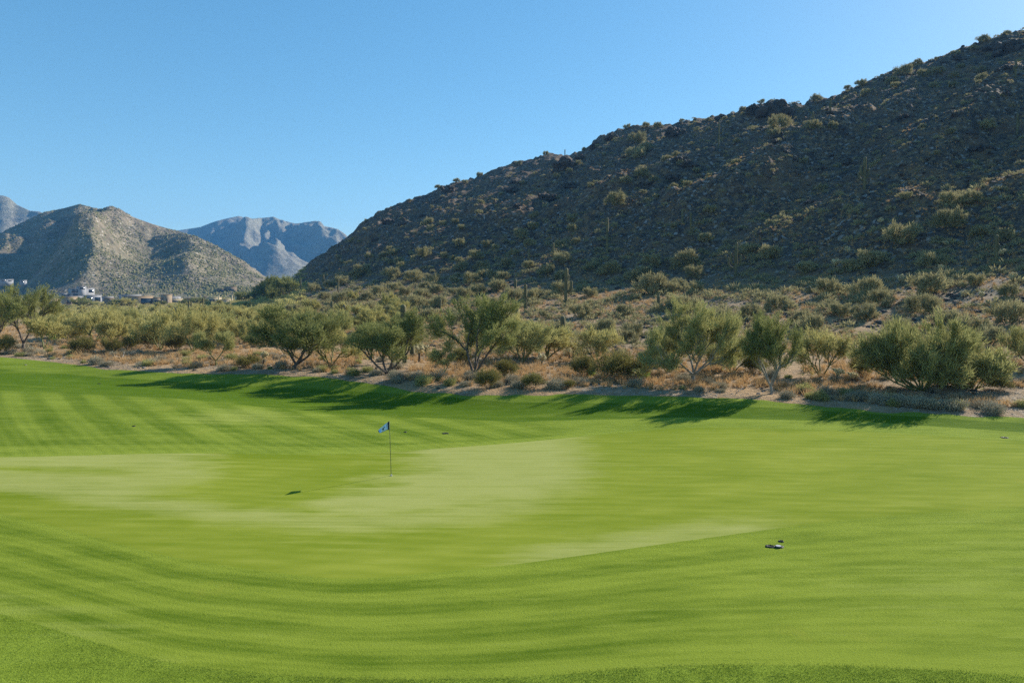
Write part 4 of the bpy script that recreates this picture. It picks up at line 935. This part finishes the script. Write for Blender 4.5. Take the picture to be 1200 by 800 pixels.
# ------------------------------------------------------------------ rough grass blades nearest the camera
rb = np.random.default_rng(66)
n = 120000; u = rb.uniform(-.80, .80, n); y1 = rowY(np.full(n, 1.0), u); lo = 11.9
Y = lo + rb.random(n) * (np.maximum(y1 + .25, lo + .01) - lo); ok = (Y < y1 + .01 + .12 * rb.random(n) ** 3) & (y1 > lo); u = u[ok]; Y = Y[ok]; X = u * Y
keep = rb.random(len(X)) < 1.0; X, Y = X[keep], Y[keep]; Z = table(X, Y) + .028; n = len(X)
a = rb.uniform(0, 6.28, n); D = np.stack([np.cos(a) * .5, np.sin(a) * .5, np.ones(n)], -1); D[:, :2] *= rb.uniform(.2, 1.4, n)[:, None]; W = np.stack([-np.sin(a), np.cos(a), np.zeros(n)], -1)
P = np.stack([X, Y, Z], -1); hb = rb.uniform(.008, .032, n) * (1 + .6 * fbm(X * 3, Y * 3, 2, 88)); V = np.empty((n, 3, 3)); V[:, 0] = P - W * .0045; V[:, 1] = P + W * .0045; V[:, 2] = P + D * hb[:, None]
o = obj('rough_grass', mesh_np('rough_grass', V.reshape(-1, 3), tri_idx(n), M['turf_blade'])); tag(o, kind='stuff')

# ------------------------------------------------------------------ flag, cup, turf fittings
M['flag_blue'] = simple('flag_cloth', (.42, .62, .88), .8, .2, var=.12, scale=8)
M['flag_dark'] = simple('dark_cloth', (.02, .03, .05), .85, .2)
M['emblem'] = simple('emblem_ink', (.03, .10, .19), .8, .2)
M['pole'] = simple('pole_paint', (.05, .05, .045), .45, .4)
M['white_plastic'] = simple('white_plastic', (.42, .40, .41), .5, .4, var=.06)
M['black_plastic'] = simple('black_rubber', (.015, .02, .015), .7, .3)
M['soil'] = simple('cup_shade', (.03, .028, .015), .95, .1)  # near-black colour painting the shade inside the hole cup
def flag():
    p = place(458.5, 558, 15); z0 = table(p[0], p[1]) + .03; k = p[1] / F; H = 64 * k
    root = empty('golf_flag', (p[0], p[1], z0)); tag(root, 'pale blue flag with dark sleeve drooping from a thin pole on the putting green', 'flag')
    lean = (-2.2 * k, 0)
    mb = MB(); mb.tube(np.array([(0, 0, -.1), (lean[0] * .5, 0, H * .5), (lean[0], 0, H)]), np.array([.011, .010, .009]), 8); mb.build('pole', M['pole'], root, True)
    mb = MB(); mb.tube(np.array([(0, 0, 0), (0, 0, .05)]), np.array([.022, .018]), 10); mb.build('ferrule', M['white_plastic'], root, True)
    # cloth: hangs from the sleeve, drooping to a tail on the left
    nx, nz = 34, 22; W_ = 13.0 * k; Hf = 10.2 * k; G = np.zeros((nx, nz, 3))
    for i in range(nx):
        s = i / (nx - 1)
        topz = H - .2 * k - s ** 1.25 * 11.2 * k - .4 * k * math.sin(s * 5); botz = H - Hf - s * 3.8 * k + .5 * k * math.sin(s * 7)
        if botz > topz - .3 * k: botz = topz - .6 * k
        for j in range(nz):
            t = j / (nz - 1); x = lean[0] - .004 - s * W_ * (1 - .08 * t) ; y = .05 * math.sin(s * 9 + t * 2.4) * s ** .5 + .03 * math.sin(s * 17 - t * 3)
            G[i, j] = (x, y, topz + (botz - topz) * t)
    th = .003
    def cloth(name, i0, i1, j0, j1, mat, off=0.0, par=root, tt=th):
        g = G[i0:i1 + 1, j0:j1 + 1].copy(); a = g.copy(); b = g.copy(); a[..., 1] -= tt / 2 + off; b[..., 1] += tt / 2 + off
        n1, n2 = g.shape[:2]; N = n1 * n2; idx = np.arange(N).reshape(n1, n2)
        q = np.stack([idx[:-1, :-1], idx[1:, :-1], idx[1:, 1:], idx[:-1, 1:]], -1).reshape(-1, 4); q2 = q[:, ::-1] + N
        rim = np.concatenate([idx[0, :], idx[1:, -1], idx[-1, -2::-1], idx[-2:0:-1, 0]]); rn = np.roll(rim, -1)
        q3 = np.stack([rim, rn, rn + N, rim + N], -1)
        return obj(name, mesh_np(name, np.concatenate([a.reshape(-1, 3), b.reshape(-1, 3)]), [np.concatenate([q, q2, q3])], mat, False), par)
    cl = cloth('cloth', 5, nx - 2, 0, nz - 2, M['flag_blue'])
    cloth('sleeve', 0, 5, 0, nz - 1, M['flag_dark'])
    cloth('hem', 5, nx - 1, nz - 2, nz - 1, M['flag_dark'], 0, cl)
    cloth('tip', nx - 2, nx - 1, 0, nz - 2, M['flag_dark'], 0, cl)
    # emblem: a small dark crest of two wings over a wedge
    def em(i0, i1, j0, j1): cloth('emblem', i0, i1, j0, j1, M['emblem'], 0, cl, .010)
    em(15, 23, 8, 12)
    em(12, 15, 6, 9); em(17, 20, 12, 16)
    # hole
    return p
fp = flag()
def disc(mb, c, r, z, n=24, sx=1, sy=1):
    a = np.arange(n) * 2 * PI / n; V = np.vstack([[c[0], c[1], z], np.stack([c[0] + r * sx * np.cos(a), c[1] + r * sy * np.sin(a), np.full(n, z)], -1)]); mb.add(V, T=[(0, 1 + i, 1 + (i + 1) % n) for i in range(n)])
def ring(mb, r0, r1, z0, z1, n=28):
    a = np.arange(n) * 2 * PI / n; c = np.cos(a); s = np.sin(a); V = []
    for r, z in ((r0, z0), (r0, z1), (r1, z1), (r1, z0)): V.append(np.stack([r * c, r * s, np.full(n, z)], -1))
    Q = []
    for k in range(4):
        for i in range(n): j = (i + 1) % n; k2 = (k + 1) % 4; Q.append((k * n + i, k2 * n + i, k2 * n + j, k * n + j))
    mb.add(np.concatenate(V), Q)
root = empty('hole_cup', (fp[0] + .0, fp[1], table(fp[0], fp[1]) + .034)); tag(root, 'small round hole cup at the foot of the flag pole', 'golf hole')
mb = MB(); ring(mb, .052, .056, -.08, .004); mb.build('rim', M['white_plastic'], root); mb = MB(); disc(mb, (0, 0), .052, .0015); mb.build('hollow', M['soil'], root)
def turf_mark(name, px, py, wp, label, cat, white=False, rz=0.0):
    """a small near-black mark on the turf with a low raised lip"""
    p = place(px, py, 8.0); k = p[1] / F; w_ = wp * k; z = table(p[0], p[1]) + .03
    root = empty(name, (p[0], p[1], z + .002), rz); tag(root, label, cat)
    r = np.random.default_rng(int(px)); n = 26; a = np.arange(n) * 2 * PI / n; rr = (1 + .12 * r.normal(0, 1, n)); mb = MB()
    R = [(1.0, 0.0), (.86, .022), (.7, .03), (.55, .012), (.3, .006)]
    V = []
    for f, h in R: V.append(np.stack([f * w_ / 2 * rr * np.cos(a), f * w_ * .42 * rr * np.sin(a), np.full(n, h)], -1))
    V.append([[0, 0, .004]]); V = np.concatenate(V); Q = []; T = []
    for q in range(len(R) - 1):
        for i in range(n): j = (i + 1) % n; Q.append((q * n + i, q * n + j, (q + 1) * n + j, (q + 1) * n + i))
    for i in range(n): T.append(((len(R) - 1) * n + i, (len(R) - 1) * n + (i + 1) % n, len(V) - 1))
    mb.add(V, Q, T); mb.build('lip', M['black_plastic'], root, True)
    if white:
        mb = MB(); ring(mb, w_ * .02, w_ * .30, .034, .052, 20); disc(mb, (0, 0), w_ * .29, .053, 20); o = mb.build('lid', M['white_plastic'], root); o.scale = (1, .8, 1); o.location = (-.02, -w_ * .12, 0)
turf_mark('valve_cover', 912.5, 642, 11, 'dark valve cover with a pale lid in the right apron', 'valve cover', True)
turf_mark('dark_turf_spot', 903, 641.5, 11, 'dark spot on the turf touching the left of the pale-lidded cover', 'hole')  # plain near-black spot beside the cover
turf_mark('dark_turf_spot', 915.5, 635.5, 6.5, 'small dark spot just beyond the pale-lidded cover', 'hole')
turf_mark('sprinkler_head', 522, 508.5, 8, 'flat dark sprinkler cover in the dark band right of the flag', 'sprinkler')
turf_mark('sprinkler_head', 475, 507, 4, 'tiny dark sprinkler cover close to the flag cloth', 'sprinkler')
turf_mark('sprinkler_head', 1177, 513.5, 8, 'dark sprinkler cover beyond the green at the right edge', 'sprinkler')
turf_mark('sprinkler_head', 157, 500, 4, 'tiny sprinkler cover on the striped fairway', 'sprinkler')
turf_mark('sprinkler_head', 116, 450, 4, 'tiny sprinkler cover on the dark mown band at the left', 'sprinkler')

# ------------------------------------------------------------------ houses at the foot of the mountain
M['stucco'] = simple('tan_stucco', (.34, .26, .175), .9, .1, var=.08, scale=.5)
M['stucco_pale'] = simple('cream_stucco', (.50, .42, .28), .9, .1, var=.08, scale=.5)
M['stucco_dark'] = simple('brown_stucco', (.22, .17, .12), .9, .1, var=.1, scale=.5)
M['white_wall'] = simple('white_plaster', (.30, .30, .31), .8, .2, var=.04, scale=.5)
M['roof_gravel'] = simple('grey_flat_roof', (.36, .36, .36), .9, .1, var=.1, scale=.8)
M['glass'] = simple('window_glass', (.03, .045, .06), .12, .6)
M['door'] = simple('garage_door', (.12, .09, .07), .6, .3)
def house(name, px, py, Y, blocks, label, wall, rz=0.0, roofm='roof_gravel', cols=None):
    """blocks: (x0 px, x1 px, height px, depth m, list of windows (a, b, z0, z1 fractions), has door)"""
    u = (px - 600) / F; x = u * Y; z = CAMZ + (HOR - py) / F * Y; k = Y / F
    root = empty(name, (x, Y, z), math.atan(-u) + .12); k = k / math.sqrt(1 + u * u) * 1.02 * (1 + u * u); tag(root, label, 'house')
    body = MB()
    for bi, (x0, x1, h, dep, wins, door) in enumerate(blocks):
        X0, X1, H = x0 * k, x1 * k, h * k; y0 = -.4 * bi; t = .35
        body.box(X0, X1, y0, y0 + dep, -4, H)
        pr = MB()   # parapet ring proud of the wall
        pr.box(X0 - .12, X1 + .12, y0 - .12, y0 + .25, H + .003, H + .5); pr.box(X0 - .12, X1 + .12, y0 + dep - .25, y0 + dep + .12, H + .003, H + .5)
        pr.box(X0 - .12, X0 + .25, y0 + .253, y0 + dep - .253, H + .003, H + .5); pr.box(X1 - .25, X1 + .12, y0 + .253, y0 + dep - .253, H + .003, H + .5)
        pr.build('parapet', M[wall], root)
        rf = MB(); rf.box(X0 + .26, X1 - .26, y0 + .26, y0 + dep - .26, H + .003, H + .12); rf.build('roof', M[roofm], root)
        for (a, b, c, d) in wins:
            wx0, wx1 = X0 + (X1 - X0) * a, X0 + (X1 - X0) * b; wz0, wz1 = H * c, H * d
            f = MB(); s = .12
            f.box(wx0 - s, wx1 + s, y0 - .10, y0 - .003, wz1, wz1 + s); f.box(wx0 - s, wx1 + s, y0 - .10, y0 - .003, wz0 - s, wz0); f.box(wx0 - s, wx0, y0 - .10, y0 - .003, wz0 + .002, wz1 - .002); f.box(wx1, wx1 + s, y0 - .10, y0 - .003, wz0 + .002, wz1 - .002)
            fo = f.build('window', M['stucco_dark' if wall != 'white_wall' else 'white_wall'], root); g = MB(); g.box(wx0, wx1, y0 - .04, y0 - .004, wz0, wz1); g.build('pane', M['glass'], fo)
        if door:
            a, b = door; g = MB(); g.box(X0 + (X1 - X0) * a, X0 + (X1 - X0) * b, y0 - .06, y0 - .003, 0, H * .72); g.build('door', M['door'], root)
    body.build('wall', M[wall], root)
    if cols:
        for (cx, h, w_) in cols:
            c = MB(); c.box(cx * k - w_ * k / 2, cx * k + w_ * k / 2, -3.2, -3.2 + w_ * k, -3, h * k); c.build('pillar', M['stucco_pale'], root)
        g = MB(); xs = [c[0] for c in cols]; g.box((min(xs) + 2) * k, (max(xs) - 2) * k, -3.0, .0, (min(c[1] for c in cols) - 3.2) * k, (min(c[1] for c in cols) - 2.5) * k); g.build('porch_beam', M['stucco'], root)
Wn = [(.1, .35, .25, .75), (.5, .9, .25, .75)]
house('adobe_house', 172, 361, 400, [(-16, 6, 11.5, 12, [(.06, .34, .1, .80), (.48, .96, .1, .86)], None), (6, 15, 10, 11, [(.1, .85, .15, .78)], None), (15, 23, 13, 10, [], (.3, .6)), (-20, -15, 8, 9, [], None)], 'largest tan flat-roofed house with dark openings at the foot of the mountain', 'stucco')
house('adobe_house', 138, 358, 420, [(-10, -3, 7, 9, [(.3, .7, .3, .8)], None), (-3, 8, 5.5, 9, [(.1, .4, .2, .7), (.6, .9, .2, .7)], None)], 'brown low house left of the largest tan house', 'stucco_dark')
house('adobe_house', 88, 357, 420, [(-9, 2, 7, 9, [(.2, .5, .2, .6)], (.6, .9)), (2, 12, 5, 9, [(.2, .8, .2, .7)], None)], 'tan house with a dark garage below the white villas', 'stucco')
house('adobe_house', 62, 357, 430, [(-6, 6, 5, 9, [(.1, .9, .2, .6)], None)], 'low tan house with a shaded front at the left below the slope', 'stucco')
house('white_villa', 94, 348, 560, [(-16, -8, 3.5, 12, [(.1, .9, .2, .7)], None), (-8, 12, 8, 14, [(.05, .3, .55, .9), (.4, .65, .55, .9), (.75, .95, .55, .9), (.1, .5, .1, .4)], None), (-2, 5, 10, 10, [(.2, .8, .75, .95)], None)], 'upper white modern villa on the lower mountain slope', 'white_wall')
house('white_villa', 100, 354, 500, [(-20, 0, 5.2, 12, [(.05, .28, .2, .8), (.35, .6, .2, .8), (.7, .95, .2, .8)], None), (0, 14, 6.2, 12, [(.08, .4, .15, .75), (.55, .9, .15, .75)], None), (14, 24, 4.8, 10, [(.1, .9, .2, .7)], None)], 'long lower white villa with a row of dark windows', 'white_wall')
house('white_villa', 126, 353, 520, [(-10, 4, 4, 10, [(.1, .4, .2, .7), (.6, .9, .2, .7)], None)], 'small white villa right of the long white one', 'white_wall')
house('grey_roof_house', 155, 350, 520, [(-10, 8, 3.5, 12, [(.1, .9, .2, .7)], None)], 'grey-roofed house peeping above the largest tan house', 'white_wall')
house('grey_roof_house', 202, 352, 500, [(-10, 8, 3.5, 12, [(.15, .85, .2, .7)], None)], 'grey-roofed house between the tan house and the cream house', 'white_wall')
house('cream_house', 205, 356, 440, [(-13, -8, 8, 8, [], None), (-8, 10, 4.5, 10, [(.2, .8, .2, .7)], None)], 'cream house end wall right of the largest tan house', 'stucco_pale')
house('adobe_house', 227, 357, 430, [(-8, 10, 6, 10, [(.05, .8, .2, .7)], None), (10, 13, 8, 8, [], None)], 'long low house with a shaded veranda left of the pillared house', 'stucco')
house('pillared_house', 255, 359, 410, [(-15, -9, 6, 9, [(.3, .7, .1, .8)], None), (-9, 4, 9, 12, [(.06, .46, .15, .8), (.55, .94, .15, .8)], None), (4, 15, 7, 10, [(.1, .9, .1, .6)], None)], 'cream house with two tall pillars in front of the mountain', 'stucco_pale', cols=[(.5, 12, 1.1), (13.5, 12, 1.2), (-1.8, 7, 1.0), (11, 6.5, .8)])
house('cream_house', 284, 354, 460, [(-6, 4, 5, 9, [(.2, .8, .1, .7)], None), (4, 12, 4, 9, [(.2, .8, .2, .7)], None)], 'cream house with dark opening right of the pillared house', 'stucco_pale')
house('cream_house', 303, 352, 480, [(-5, 5, 4, 9, [(.1, .5, .2, .7)], None)], 'small brownish house beside the dark trees', 'stucco')
house('hillside_house', 268, 343, 620, [(-10, -2, 4, 12, [(.1, .9, .2, .7)], None), (-2, 8, 6, 12, [(.2, .7, .2, .6)], None)], 'house with a bright white roof alone on the mountain slope', 'stucco_dark', roofm='white_wall')
house('hillside_house', 8, 330, 640, [(-5, 5, 1.8, 5, [(.1, .4, .2, .7), (.6, .9, .2, .7)], None)], 'bluish house on the mountain slope at the left edge', 'white_wall')
house('hillside_house', 27, 331, 650, [(-2, 3, 1.8, 5, [(.1, .5, .2, .7)], None)], 'small bright white house right of the bluish one on the slope', 'white_wall')
for px, py, wp, lab in [(140, 358, 22, 'dark round tree left of the largest tan house'), (98, 360, 28, 'dark green tree in front of the lower white villa'), (232, 358, 20, 'green tree against the long low house'), (288, 356, 28, 'green tree between the pillared house and the dark trees'), (215, 356, 16, 'small green tree right of the cream end wall'), (147, 362, 24, 'pale green tree covering the left corner of the largest tan house'), (188, 363, 14, 'small tree in front of the largest tan house')]:
    Yt = 370.0; u = (px - 600) / F; z = hz1(u * Yt, Yt); s = wp / F * Yt / 4.4
    put_tree('garden_tree', PV[random.randrange(6)] if 'pale' in lab else (tree_meshes(700 + px, 4.4, 3.6, M['leaf_green'], M['bark'], n=4000, n0=4, spread=.75, wid=.09, lens=(.15, .45), lv=4, kids=(4, 4, 3), maxlv=3)), (u * Yt, Yt, z - .1), lab, 'tree').scale = (s, s, s * .55)

# ------------------------------------------------------------------ light, air, camera
AZ = math.radians(52.0); EL = math.radians(27.4)
w = bpy.data.worlds.new('World'); SC.world = w; w.use_nodes = True
nt = w.node_tree; bg = nt.nodes['Background']
sky = nt.nodes.new('ShaderNodeTexSky'); sky.sky_type = 'NISHITA'; sky.sun_disc = False
sky.sun_elevation = EL; sky.sun_rotation = AZ; sky.altitude = 600; sky.air_density = 1.0; sky.dust_density = .35; sky.ozone_density = 2.2
gm = nt.nodes.new('ShaderNodeGamma'); gm.inputs['Gamma'].default_value = .62
hs = nt.nodes.new('ShaderNodeHueSaturation'); hs.inputs['Saturation'].default_value = 1.6; hs.inputs['Value'].default_value = 1.62
nt.links.new(sky.outputs[0], gm.inputs['Color']); nt.links.new(gm.outputs[0], hs.inputs['Color'])
tn = nt.nodes.new('ShaderNodeMix'); tn.data_type = 'RGBA'; tn.blend_type = 'MULTIPLY'; tn.inputs[0].default_value = 1; tn.inputs[7].default_value = (.90, 1.02, .98, 1)
nt.links.new(hs.outputs[0], tn.inputs[6]); nt.links.new(tn.outputs[2], bg.inputs['Color']); bg.inputs['Strength'].default_value = .1
sun = bpy.data.lights.new('sun', 'SUN'); sun.energy = 5.0; sun.angle = math.radians(.53); sun.color = (1, .93, .82)
so = bpy.data.objects.new('sun', sun); COL.objects.link(so)
S = Vector((math.cos(EL) * math.sin(AZ), math.cos(EL) * math.cos(AZ), math.sin(EL)))
so.rotation_euler = (-S).to_track_quat('-Z', 'Y').to_euler(); so.location = (30, -20, 60)

def haze_box():
    mb = MB(); mb.box(-15500, 15500, -40, 5200, -8, 560)
    m, t = newmat('haze_air'); out = t.nodes.new('ShaderNodeOutputMaterial'); v = t.nodes.new('ShaderNodeVolumePrincipled')
    v.inputs['Color'].default_value = (.16, .48, 1.0, 1); v.inputs['Density'].default_value = 1.2e-4; v.inputs['Anisotropy'].default_value = .1
    t.links.new(v.outputs[0], out.inputs['Volume'])
    o = mb.build('haze', m); tag(o, kind='stuff')
haze_box()
cam = bpy.data.cameras.new('camera'); co = bpy.data.objects.new('camera', cam); COL.objects.link(co)
co.location = (0, 0, CAMZ); co.rotation_euler = (math.radians(90), 0, 0)
cam.sensor_width = 36; cam.lens = 24; cam.shift_y = (HOR - 400) / 1200.0
cam.clip_start = .1; cam.clip_end = 20000
SC.camera = co
SC.view_settings.view_transform = 'Standard'; SC.view_settings.look = 'None'; SC.view_settings.gamma = 1
SC.view_settings.exposure = 0.9; SC.view_settings.use_curve_mapping = False
SC.render.film_transparent = False
SC.cycles.max_bounces = 6; SC.cycles.diffuse_bounces = 3; SC.cycles.transmission_bounces = 3; SC.cycles.volume_bounces = 0
SC.cycles.use_denoising = False
